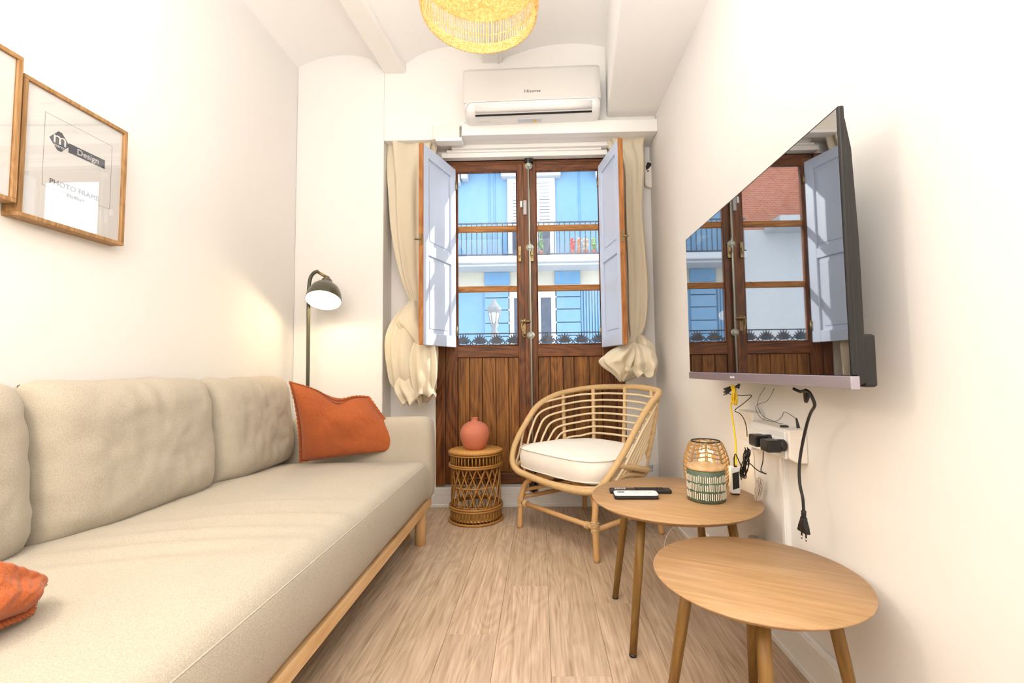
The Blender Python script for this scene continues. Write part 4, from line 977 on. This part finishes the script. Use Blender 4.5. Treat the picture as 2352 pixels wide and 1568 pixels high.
# rope lantern
lc = Vector((P(1624, 1120, Y=1.905).x, 1.905, TZ)); lw = (1674 - 1573) / 2 / FPX * lc.y * .96
lh = P(1624, 1012, Y=lc.y).z - TZ
t = thing('lantern', 'barrel shaped rope lantern with glowing fairy lights behind the canister', 'lantern', lc)
def lr(z): f = z / lh; return lw * (.60 + .40 * sin(pi * (f * .86 + .10)) ** .8 * 1.0) if f < 1 else lw * .62
for z, r_ in ((.004, .0035), (lh, .0032)):
    MB().tube([(lr(z) * cos(2 * pi * i / 48), lr(z) * sin(2 * pi * i / 48), z) for i in range(48)], r_, 6, closed=True).build('wire_ring', M['blackm'], t, local=True)
for i in range(9):
    a = 2 * pi * i / 9 + .2
    for o_ in (-.035, .035):
        q = MB(); q.tube([(lr(z) * cos(a + o_), lr(z) * sin(a + o_), z) for z in [lh * k / 12 for k in range(13)]], .0024, 6); q.build('upright_cord', M['rope'], t, local=True)
q = MB(); nr = 12
for k in range(nr):
    z0 = lh * (k + .5) / nr
    pts = []
    for i in range(90):
        a = 2 * pi * i / 90; ph = (a - .2) * 9 / (2 * pi); z = z0 + (.006 if int(ph) % 2 else -.006) * (2 * (ph % 1) - 1); rr_ = lr(z) - .002
        pts.append((rr_ * cos(a), rr_ * sin(a), z))
    q.tube(pts, .0024, 5, closed=True, rf=lambda i, n: 1 + .15 * (i % 2))
q.build('rope_rungs', M['rope'], t, local=True)
MB().lathe([(.001, 0), (lr(0) - .004, 0), (lr(0) - .004, .004), (.001, .004)], (0, 0, 0), 32, cap0=False, cap1=False).build('base_disc', M['blackm'], t, local=True)
gl = MB(); gl.lathe([(lw * .42, .006), (lw * .5, lh * .3), (lw * .5, lh * .7), (lw * .38, lh * .86)], (0, 0, 0), 32, cap1=False); gl.build('glass_jar', M['picglass'], t, local=True)
q = MB(); rr = random.Random(9)
for i in range(16):
    a = i * 2.4; r_ = lw * .3; c_ = (r_ * cos(a), r_ * sin(a), lh * (.18 + .045 * i)); q.lathe([(.0005, -.0035), (.0032, 0), (.0005, .0035)], c_, 8)
tag(q.build('fairy_bulbs', M['fairy'], t, local=True), 'tiny warm glowing bulbs')
MB().tube(catmull([(lw * .3 * cos(i * 1.2), lw * .3 * sin(i * 1.2), lh * (.18 + .0225 * i)) for i in range(31)], 3), .0006, 4).build('fairy_wire', M['chrome'], t, local=True)
light('lantern_light', 'POINT', tuple(lc + Vector((0, 0, lh * .5))), .45, (1, .72, .38), .03)
# upright white network terminal
rc = P(1690, 1137, Z=TZ); ra = P(1679, 1072, Y=rc.y); rb_ = P(1700, 1134, Y=rc.y)
t = thing('network_terminal', 'upright slim white network box with slotted side on the coffee table edge', 'router', (rc.x + .004, rc.y + .017, TZ), radians(-2))
rh = ra.z - TZ; rw = .0165
bx(-rw, rw, -.015, .015, 0.004, rh).build('terminal_body', M['white'], t, bevel=.004, local=True)
bx(-rw + .003, rw - .003, -.012, .012, 0, .005).build('terminal_foot', M['black'], t, local=True)
q = MB()
for i in range(20):
    z = .02 + i * (rh - .045) / 20; q.hexa([Vector(v) for v in [(-rw + .004, -.0158, z), (rw - .004, -.0158, z + .008), (-rw + .004, -.0148, z), (rw - .004, -.0148, z + .008), (-rw + .004, -.0158, z + .0028), (rw - .004, -.0158, z + .0108), (-rw + .004, -.0148, z + .0028), (rw - .004, -.0148, z + .0108)]])
tag(q.build('slots', M['blackm'], t, local=True), 'dark diagonal slots')

# ------------------------------------------------------------------ television
TX, TY0, TY1 = .672, .995, 2.06; TZ0, TZ1 = .925, 1.556
t = thing('television', 'large flat television mounted on the right wall reflecting the door', 'television', (XR, 1.53, 1.24))
bx(TX + .001, TX + .014, TY0, TY1, TZ0 + .03, TZ1).build('bezel', M['black'], t, bevel=.003)
bx(TX - .0005, TX + .0005, TY0 + .006, TY1 - .006, TZ0 + .030, TZ1 - .006).build('screen', M['screen'], t)
bx(TX - .004, TX + .016, TY0, TY1, TZ0, TZ0 + .029).build('bottom_bar', M['silver'], t, bevel=.002)
writing('brand_lettering', 'xiaomi', .013, (TX - .0046, 1.60, TZ0 + .015), (0, -1, 0), (0, 0, 1), M['white'], t)
q = MB()   # back shell: thickens towards the bottom
def bs(y, z, x): return Vector((x, y, z))
ys = (TY0 + .006, TY1 - .006)
sec = [(TX + .013, TZ1 - .004), (TX + .020, TZ1 - .03), (TX + .030, 1.46), (TX + .036, 1.25), (TX + .036, 1.03), (TX + .036, .94), (TX + .013, TZ0 + .004)]
q.prism(sec, lambda a, b, d: Vector((a, d, b)), ys[0], ys[1]); q.build('back_shell', M['blackm'], t, bevel=.004)
bx(TX + .034, TX + .062, TY0 + .01, TY1 - .10, TZ0 + .004, 1.045).build('electronics_housing', M['blackm'], t, bevel=.006)
bx(TX + .034, XR - .002, 1.36, 1.72, 1.14, 1.40).build('wall_bracket', M['blackm'], t, bevel=.004)

# ------------------------------------------------------------------ wall socket box with adapters
BXF = .777; yn_, yf_ = P(1814, 1020, X=BXF).y, P(1722, 1000, X=BXF).y
zt_, zb_ = P(1816, 990, X=BXF).z, P(1816, 1064, X=BXF).z
t = thing('socket_box', 'white surface-mounted socket box on the wall under the television', 'socket', (XR, (yn_ + yf_) / 2, zb_))
q = MB(); q.prism([(BXF, zb_ + .012), (BXF, zt_), (XR, zt_ + .004), (XR, zb_ - .004), (BXF + .02, zb_)], lambda a, b, d: Vector((a, d, b)), yn_ + .004, yf_); q.build('box_body', M['whitew'], t, bevel=.004)
bx(BXF - .006, BXF + .001, yn_ + .018, yf_ - .004, zb_ + .008, zt_ - .004).build('cover_plate', M['white'], t, bevel=.005)
bx(BXF + .012, XR, yf_ + .001, yf_ + .13, zb_ + .015, zt_ + .030).build('cable_box', M['whitew'], t, bevel=.006)
zc3 = (zt_ + zb_) / 2 - .004; wy = (yf_ - yn_ - .03) / 3
for i in range(3):
    y = yn_ + .024 + wy * (i + .5)
    p_ = bx(BXF - .009, BXF - .005, y - wy * .46, y + wy * .46, zc3 - .026, zc3 + .026).build('socket_plate', M['white'], t, bevel=.002)
    MB().lathe([(.019, -.004), (.021, 0), (.021, .001)], (BXF - .0095, y, zc3), 20, Matrix.Rotation(-pi / 2, 4, 'Y')).build('socket_ring', M['whitew'], p_)
# charger hanging underneath (white) 
for px, py, lab in ((1770, 1022, 'square black plug-in adapter nearest the viewer in the white socket box'), (1742, 1010, 'square black plug-in adapter at the far side of the white socket box')):
    c = P(px, py, X=BXF - .045)
    t2 = thing('power_adapter', lab, 'adapter', c, group='black adapters in the wall sockets')
    bx(c.x - .022, c.x + .022, c.y - .026, c.y + .026, c.z - .020, c.z + .018).build('adapter_body', M['black'], t2, bevel=.005, seg=3)
    MB().lathe([(.019, 0), (.019, .020)], (c.x + .020, c.y - .004, c.z), 20, Matrix.Rotation(pi / 2, 4, 'Y')).build('plug_head', M['black'], t2)
dc = P(1805, 1100, X=XR - .006)
b = MB(); b.box(XR - .014, XR + .001, dc.y - .006, dc.y + .022, .128, zb_ + .01)
struct(b.build('trim_7', M['trim'], bevel=.002), 'white vertical cable duct below the socket box')
b = MB(); b.box(XR - .018, XR - .013, dc.y - .001, dc.y + .017, .128, zb_ + .005); b.build('duct_lid', M['trim'], bpy.data.objects['trim_7'], bevel=.001)
# puck on top of the socket box
pc = P(1808, 974, X=.812)
tp_ = thing('infrared_puck', 'tiny black disc with wire lying on the socket box', 'sensor', (pc.x, pc.y, zt_ + .002))
MB().lathe([(.001, 0), (.013, 0), (.0135, .003), (.009, .005), (.001, .0055)], (pc.x - .01, pc.y, zt_ + .003), 20, cap0=False, cap1=False).build('disc', M['black'], tp_)
# cables
def cable(name, label, pts, r, mat, group=None, n=8, closed=False):
    q = MB(); P_ = [P(a, b, X=x) for a, b, x in pts]; q.tube(catmull(P_, n), r, 8)
    return tag(q.build(name, mat), label, 'cable', group)
def coil(cx, cy, X, L_, wd_, n, r, tilt, seed):
    c = P(cx, cy, X=X); rr = random.Random(seed); q = MB()
    for k in range(n):
        w = wd_ * rr.uniform(.5, 1.1); l = L_ * rr.uniform(.82, 1.05); o = Vector((rr.uniform(-.008, .008), rr.uniform(-.006, .006), rr.uniform(-.006, .006)))
        pts = []
        for i in range(28):
            a = 2 * pi * i / 28; y = w * cos(a) * (abs(cos(a)) ** .3); z = l * sin(a) * .5; pinch = .35 + .65 * abs(sin(a)) ** 2
            pts.append(c + o + Vector((.004 * sin(3 * a + k), y * pinch * cos(tilt) + z * sin(tilt), z * cos(tilt) - y * pinch * sin(tilt))))
        q.tube(pts, r, 6, closed=True)
    return q
yc_ = cable('yellow_cable', 'yellow network cable hanging from the television to the white terminal', [(1690, 893, .72), (1683, 915, .71), (1679, 935, .705), (1683, 965, .70), (1689, 1010, .68), (1690, 1040, .66), (1691, 1068, .64)], .0032, M['yellow'])
coil(1687, 907, .70, .062, .019, 7, .0019, .1, 2).build('coiled_slack', M['yellow'], yc_)
q = MB(); q.tube([P(1688, 1050, X=.652), P(1689, 1071, X=.642)], .0052, 10); q.build('connector', M['black'], yc_)
b1 = cable('adapter_cable', 'thin black cable from under the television zigzagging to the upper adapter', [(1700, 884, .72), (1672, 902, .73), (1700, 908, .74), (1726, 908, .76), (1708, 926, .76), (1688, 942, .76), (1700, 950, .76), (1710, 965, .75), (1715, 985, .74), (1716, 1002, .735)], .0017, M['black'])
q = MB()
for i in range(9):
    a = P(1698, 885, X=.735); e_ = P(1662 + 2.2 * (i % 4), 893 + 1.8 * i % 16, X=.70 + .004 * i); q.tube([a + Vector((0, 0, .002 * i - .01)), (a + e_) / 2 + Vector((0, 0, .004)), e_], .0021, 5)
q.build('bundled_slack', M['black'], b1)
cable('thin_wire', 'hair thin black wire loop from the television to the little disc', [(1757, 890, .70), (1742, 915, .75), (1741, 935, .78), (1752, 955, .80), (1772, 965, .81), (1790, 972, .812), (1798, 973, .812)], .0009, M['black'], n=6)
cable('thin_wire', 'hair thin black wire rising over the socket box to a small plug', [(1778, 893, .70), (1762, 920, .75), (1738, 930, .78), (1738, 945, .79), (1752, 962, .80), (1780, 967, .805), (1795, 958, .805), (1801, 946, .805), (1815, 952, .80), (1829, 962, .80)], .0009, M['black'], n=6)
q = MB(); q.tube([P(1829, 960, X=.80), P(1834, 983, X=.80)], [.0025, .0055], 8); tag(q.build('small_plug', M['black']), 'small black plug standing on the socket box near end', 'plug')
b2 = cable('adapter_cable', 'thin black cable looping from the nearer adapter to the white terminal', [(1753, 1036, .73), (1752, 1060, .74), (1748, 1080, .74), (1760, 1088, .74), (1748, 1084, .74), (1735, 1076, .72), (1722, 1064, .71), (1714, 1068, .70), (1708, 1080, .68), (1698, 1060, .66), (1689, 1042, .65), (1686, 1058, .645)], .0017, M['black'])
coil(1711, 1066, .68, .125, .011, 8, .0017, -.42, 5).build('coiled_slack', M['black'], b2)
pcb = cable('power_cable', 'thick black power cable with a two pin plug dangling beside the socket box', [(1822, 892, .71), (1838, 899, .72), (1852, 896, .72), (1856, 910, .72), (1851, 922, .72), (1849, 900, .71), (1858, 900, .71), (1868, 918, .715), (1871, 932, .72), (1862, 948, .73), (1853, 975, .74), (1842, 1025, .74), (1836, 1070, .735), (1837, 1110, .73), (1844, 1145, .73), (1846, 1178, .73)], .0042, M['black'])
p0, p1 = P(1846, 1172, X=.73), P(1846, 1222, X=.73)
q = MB(); d = p1 - p0; n_ = 9
for k in range(n_):
    f0 = k / n_
q.tube([p0 + d * f for f in (0, .06, .12, .18, .24, .30)], .0062, 10, rf=lambda i, n: 1 + .12 * (i % 2))
wprof = [(.30, .007), (.42, .008), (.58, .013), (.75, .018), (.88, .0195), (.90, .022), (1.0, .022)]
vs = []; fs = []
for f, w in wprof:
    c = p0 + d * f
    for sy, sx in ((-1, -1), (1, -1), (1, 1), (-1, 1)): vs.append(c + Vector((sx * .0065, sy * w, 0)))
for i in range(len(wprof) - 1):
    for k in range(4): fs.append((i * 4 + k, i * 4 + (k + 1) % 4, i * 4 + 4 + (k + 1) % 4, i * 4 + 4 + k))
fs += [(0, 1, 2, 3), tuple(len(vs) - 4 + k for k in range(4))]
q.add(vs, fs); plug = q.build('plug', M['black'], pcb, bevel=.002)
for s_ in (-1, 1):
    q = MB(); e = p1 + Vector((0, s_ * .0105, 0)); q.tube([e, e + Vector((0, 0, -.012))], .0024, 8); q.build('pin_sleeve', M['black'], plug)
    q = MB(); q.tube([e + Vector((0, 0, -.012)), e + Vector((0, 0, -.021))], .0023, 8); q.build('pin', M['chrome'], plug)
gcb = cable('grey_cable', 'pale grey cable with a tied coil hanging behind the coffee table', [(1731, 1036, .80), (1733, 1060, .80), (1734, 1095, .80), (1740, 1130, .80), (1742, 1160, .80), (1738, 1195, .80), (1737, 1222, .80)], .0018, M['greycable'])
coil(1741, 1132, .80, .115, .016, 9, .0019, -.28, 8).build('coiled_slack', M['greycable'], gcb)
q = MB(); c = P(1736, 1238, X=.80); q.box(c.x - .02, c.x + .02, c.y - .03, c.y + .03, c.z - .035, c.z + .008); q.build('transformer', M['greycable'], gcb, bevel=.01, seg=3)
q = MB(); q.tube([P(1737, 1218, X=.80), P(1736, 1233, X=.80)], [.003, .006], 8, rf=lambda i, n: 1); q.build('strain_relief', M['greycable'], gcb)
c = P(1731, 1015, X=.80)
q = MB(); q.box(XR - .05, XR - .01, yf_ + .01, yf_ + .06, zb_ - .01, zb_ + .02); tag(q.build('white_charger', M['white'], bevel=.004), 'white plug-in charger under the far end of the socket box', 'adapter')
wc = MB(); wc.tube(catmull([P(1565, 1204, X=.62), P(1543, 1214, Z=.16), P(1528, 1240, Z=.08), Vector((P(1526, 1262, Z=.03)))], 8), .0024, 8)
tag(wc.build('charging_cable', M['white']), 'thin white cord curving to the floor under the far coffee table', 'cable')

# ------------------------------------------------------------------ balcony outside
YR = 4.12
t = thing('balcony_railing', 'black cast iron balcony railing with palmettes right outside the glass', 'railing', (-.07, YR, -.1))
zr = P(1220, 765, Y=YR).z; zr0 = P(1220, 791.5, Y=YR).z
bx(-1.4, 1.3, YR - .008, YR + .008, zr - .004, zr + .006).build('top_rail', M['iron'], t)
bx(-1.4, 1.3, YR - .008, YR + .008, zr0 - .008, zr0).build('middle_rail', M['iron'], t)
bx(-1.4, 1.3, YR - .008, YR + .008, -.02, -.008).build('bottom_rail', M['iron'], t)
stp = P(1262, 780, Y=YR).x - P(1223, 780, Y=YR).x
x0 = P(1297, 780, Y=YR).x; hgt = zr - zr0
q = MB(); k = hgt
def leafp(a, l, w):
    d = Vector((sin(a), 0, cos(a))); s_ = Vector((cos(a), 0, -sin(a))); o = Vector((0, 0, .012))
    pts = [o, o + d * l * .6 + s_ * w, o + d * l, o + d * l * .6 - s_ * w]
    q.add([p + Vector((0, -.004, 0)) for p in pts] + [p + Vector((0, .004, 0)) for p in pts], [(0, 1, 2, 3), (7, 6, 5, 4), (0, 4, 5, 1), (1, 5, 6, 2), (2, 6, 7, 3), (3, 7, 4, 0)])
for i in range(-4, 5): leafp(i * .30, k * (.98 - .06 * abs(i)), .009)
for s_ in (-1, 1):
    q.tube([(s_ * (.050) + .022 * cos(u), 0, .026 + .022 * sin(u)) for u in [2 * pi * i / 16 for i in range(16)]], .0052, 6, closed=True)
    q.tube(catmull([(s_ * .008, 0, .006), (s_ * .035, 0, .001), (s_ * .068, 0, .012), (s_ * .069, 0, .03)], 4), .004, 6)
pal = q.build('palmette', M['iron'], t, local=True)
n = 0
for i in range(-8, 8):
    o = pal if n == 0 else pal.copy()
    if n: COL.objects.link(o); o.parent = t
    o.location = (x0 + i * stp + .07, 0, zr0 + .1); n += 1
for i in range(-8, 9):
    x = x0 + (i - .5) * stp; MB().tube([(x, YR, -.015), (x, YR, zr0 - .006)], .006, 6).build('baluster', M['iron'], t)
struct(bx(-1.6, 1.5, YN + .15, YR + .1, -.2, -.02).build('balcony_slab', M['stone']), 'stone balcony floor outside the door')

# ------------------------------------------------------------------ facade across the street
YFc = 12.0
def fx_(px): return P(px, 600, Y=YFc).x
def fz(py): return P(1210, py, Y=YFc).z
G = -3.6
t = thing('blue_facade', 'sky blue building with white balconies across the street', 'building', (0, YFc, G))
X0, X1 = -3.75, 7.5; ztop = 9.5
q = MB(); q.box(X0, X1, YFc, YFc + 1.5, G, ztop); q.build('wall', M['blue'], t)
z_sl0, z_sl1 = fz(625), fz(606); z_c0, z_c1 = fz(660), fz(625)
per = fx_(1302) - fx_(1142)
pil = [fx_(1142) + per * i for i in range(-2, 5)]; pw = (fx_(1171) - fx_(1114)) / 2
wins = [fx_(1222) + 2 * per * i for i in (-1, 0, 1, 2)]
def fbx(x0, x1, d, z0, z1, name, mat, par=t, bev=0): return bx(x0, x1, YFc - d, YFc + .02, z0, z1).build(name, mat, par, bevel=bev)
def clipx(a, b): return max(a, X0), min(b, X1)
fbx(X0, X1, .95, z_sl0 + .06, z_sl1, 'balcony_slab', M['white_ext'], bev=.02)
fbx(X0, X1, .80, z_sl0, z_sl0 + .06, 'slab_moulding', M['white_ext'], bev=.02)
fbx(X0, X1, .06, z_c0, z_sl0, 'stone_band', M['stone'])
for i, x in enumerate(pil):
    if x - pw < X0: continue
    if True:
        fbx(x - pw, x + pw, .12, fz(655), fz(626), 'pilaster_head', M['bluedk'])
        zz = [fz(p_) for p_ in (662, 684, 712, 742, 772, 800, 830, 860, 900)]
        for a, b_ in zip(zz, zz[1:]): fbx(x - pw, x + pw, .10, b_ + .012, a - .012, 'block', M['blue'], bev=.008)
# corrugated shop panels between pilasters away from windows
for c in (pil[1] - per / 2 * 1.0, pil[3] + per / 2, pil[5] + per / 2):
    a, b_ = c - per / 2 + pw + .02, c + per / 2 - pw - .02
    if a < X0: a = X0 + .05
    n = int((b_ - a) / .075)
    q = MB()
    for i in range(n): q.box(a + i * .075, a + i * .075 + .045, YFc - .05, YFc + .01, G, fz(664))
    q.build('corrugated_panel', M['blue'], t)
def win(c, w, z0, z1, lower):
    a, b_ = c - w / 2, c + w / 2
    if a < X0: return
    f = fbx(a, b_, .10, z0, z1, 'window', M['white_ext'], bev=.01)
    g0, g1 = c - w * .38, c + w * .38
    bx(g0, g1, YFc - .108, YFc - .10, z0 + .05, z1 - (.25 if lower else .6)).build('window_glass', M['wglass'], f)
    bx(c + w * .10, c + w * .17, YFc - .13, YFc - .10, z0 + .05, z1 - .2).build('mullion', M['white_ext'], f)
    if not lower:
        q = MB()
        for i in range(14): q.box(g0, g1, YFc - .125, YFc - .10, z1 - .15 - i * .09, z1 - .08 - i * .09)
        q.build('roller_blind', M['white_ext'], f)
ww = fx_(1274) - fx_(1164)
for c in wins: win(c, ww, z_sl1, fz(412 if c > 0 or True else 455), False); win(c, ww, fz(830), fz(664), True)
for c in wins:
    if c - 1 > X0: fbx(c - ww * .62, c + ww * .62, .25, fz(412), fz(392), 'lintel_moulding', M['white_ext'], bev=.03)
for px in (1052, 1070, 1378, 1396): fbx(fx_(px) - .09, fx_(px) + .09, .25, fz(425 if px in (1052, 1396) else 415), fz(380), 'corbel', M['white_ext'], bev=.03)
fbx(X0, X1, .5, fz(390), fz(375), 'upper_cornice', M['white_ext'])
for x in (fx_(1125), fx_(1137), fx_(1333)): fbx(x - .02, x + .02, .02, z_sl1, fz(392), 'wall_rib', M['bluedk'])
# balcony railing on facade
rl = thing('facade_railing', 'thin dark upright bar railing along the blue building balcony', 'railing', (0, YFc - .9, z_sl1))
zt2 = fz(535)
bx(X0, X1, YFc - .92, YFc - .89, zt2 - .03, zt2).build('top_rail', M['iron'], rl); bx(X0, X1, YFc - .92, YFc - .89, z_sl1 + .02, z_sl1 + .05).build('bottom_rail', M['iron'], rl)
dx = (fx_(1162) - fx_(1151)); x = X0 + .05; bar = None
while x < X1:
    if bar is None: bar = MB().box(-.011, .011, -.011, .011, 0, zt2 - z_sl1 - .03).build('bar', M['iron'], rl, local=True); o = bar
    else: o = bar.copy(); COL.objects.link(o)
    o.location = (x, 0, .02); x += dx
# balcony plants
rr = random.Random(11)
for px, col, lab in ((1310, srgb(214, 70, 70), 'red flowering pot on the far balcony, leftmost of the row'), (1325, srgb(226, 170, 120), 'peach flowering pot on the far balcony beside the red one'), (1340, srgb(220, 190, 150), 'pale flowering pot on the far balcony, near the leafy one'), (1358, srgb(150, 190, 110), 'leafy green pot at the right of the far balcony row'), (1243, srgb(110, 160, 90), 'leafy plant on the far balcony left of the flower pots')):
    x = fx_(px); tt_ = thing('potted_plant', lab, 'plant', (x, YFc - .72, z_sl1), group='plants on the blue building balcony')
    MB().lathe([(.05, 0), (.068, .14), (.075, .15)], (0, 0, 0), 14).build('pot', M['terra'], tt_, local=True)
    mt = plain('bloom', col, .7); q = MB(); hh = .35 if px != 1243 else .7
    for i in range(60):
        a = rr.uniform(0, 6.28); r_ = rr.uniform(0, .075); z = .18 + rr.uniform(0, hh * .8); n1 = Vector((rr.uniform(-1, 1), rr.uniform(-1, 1), rr.uniform(-1, 1))).normalized() * .045; n2 = n1.orthogonal().normalized() * .03
        c = Vector((r_ * cos(a), r_ * sin(a), z)); q.add([c - n1, c + n2, c + n1, c - n2], [(0, 1, 2, 3)])
    q.build('foliage', mt, tt_, local=True)
# brick and white building further left (seen in the screen)
YW = YFc - .2
t = thing('brick_building', 'brick and white apartment building left of the blue one, mirrored in the television', 'building', (-8, YW, G))
zbk_ = 4.5
bx(-14, X0 - .01, YW, YW + 2, zbk_, ztop + 2).build('brick_wall', M['brick'], t); bx(-14, X0 - .01, YW - .02, YW + 2, G, zbk_).build('white_wall', M['white_ext'], t)
bx(-14, X0 - .8, YW - .8, YW, zbk_ - .1, zbk_ + .12).build('balcony', M['white_ext'], t)
for x in (-6.6, -9.6): 
    f = bx(x - .7, x + .7, YW - .05, YW, 6.0, 8.2).build('window', M['white_ext'], t); bx(x - .55, x + .55, YW - .06, YW - .05, 6.15, 8.05).build('window_glass', M['wglass'], f)
# street, street lamp
struct(bx(-40, 40, YN + 1.2, 12.2, G - .2, G).build('street', M['street']), 'pale paved street below')
YS = 8.0
sx = P(1135, 700, Y=YS).x; z1 = P(1135, 693, Y=YS).z; zb2 = P(1135, 743, Y=YS).z; zr_ = P(1135, 708, Y=YS).z; zs_ = P(1135, 718, Y=YS).z
t = thing('street_lamp', 'ornate grey street lantern on a post outside the left glass pane', 'street lamp', (sx, YS, G))
def sw(px): return px / FPX * YS
MB().lathe([(.16, 0), (.14, .3), (.06, .5), (.045, 2.5), (.05, zb2 - G - .25), (.07, zb2 - G - .15), (.04, zb2 - G - .1), (.08, zb2 - G)], (sx, YS, G), 16).build('post', M['lampiron'], t)
MB().lathe([(sw(8), 0), (sw(13.5), zs_ - zb2)], (sx, YS, zb2), 6, smooth=False).build('glass_body', M['white_ext'], t)
q = MB()
for i in range(6):
    a = pi * i / 3; q.tube([(sx + sw(8) * cos(a), YS + sw(8) * sin(a), zb2), (sx + sw(13.5) * cos(a), YS + sw(13.5) * sin(a), zs_)], .012, 6)
q.build('lantern_frame', M['lampiron'], t)
MB().lathe([(sw(14), 0), (sw(16.5), .05), (sw(16.5), .09), (sw(11), zr_ - zs_ + .05), (sw(4), zr_ - zs_ + .13), (sw(2), zr_ - zs_ + .16), (sw(5), z1 - zs_)], (sx, YS, zs_), 18, smooth=False).build('lantern_roof', M['lampiron'], t)
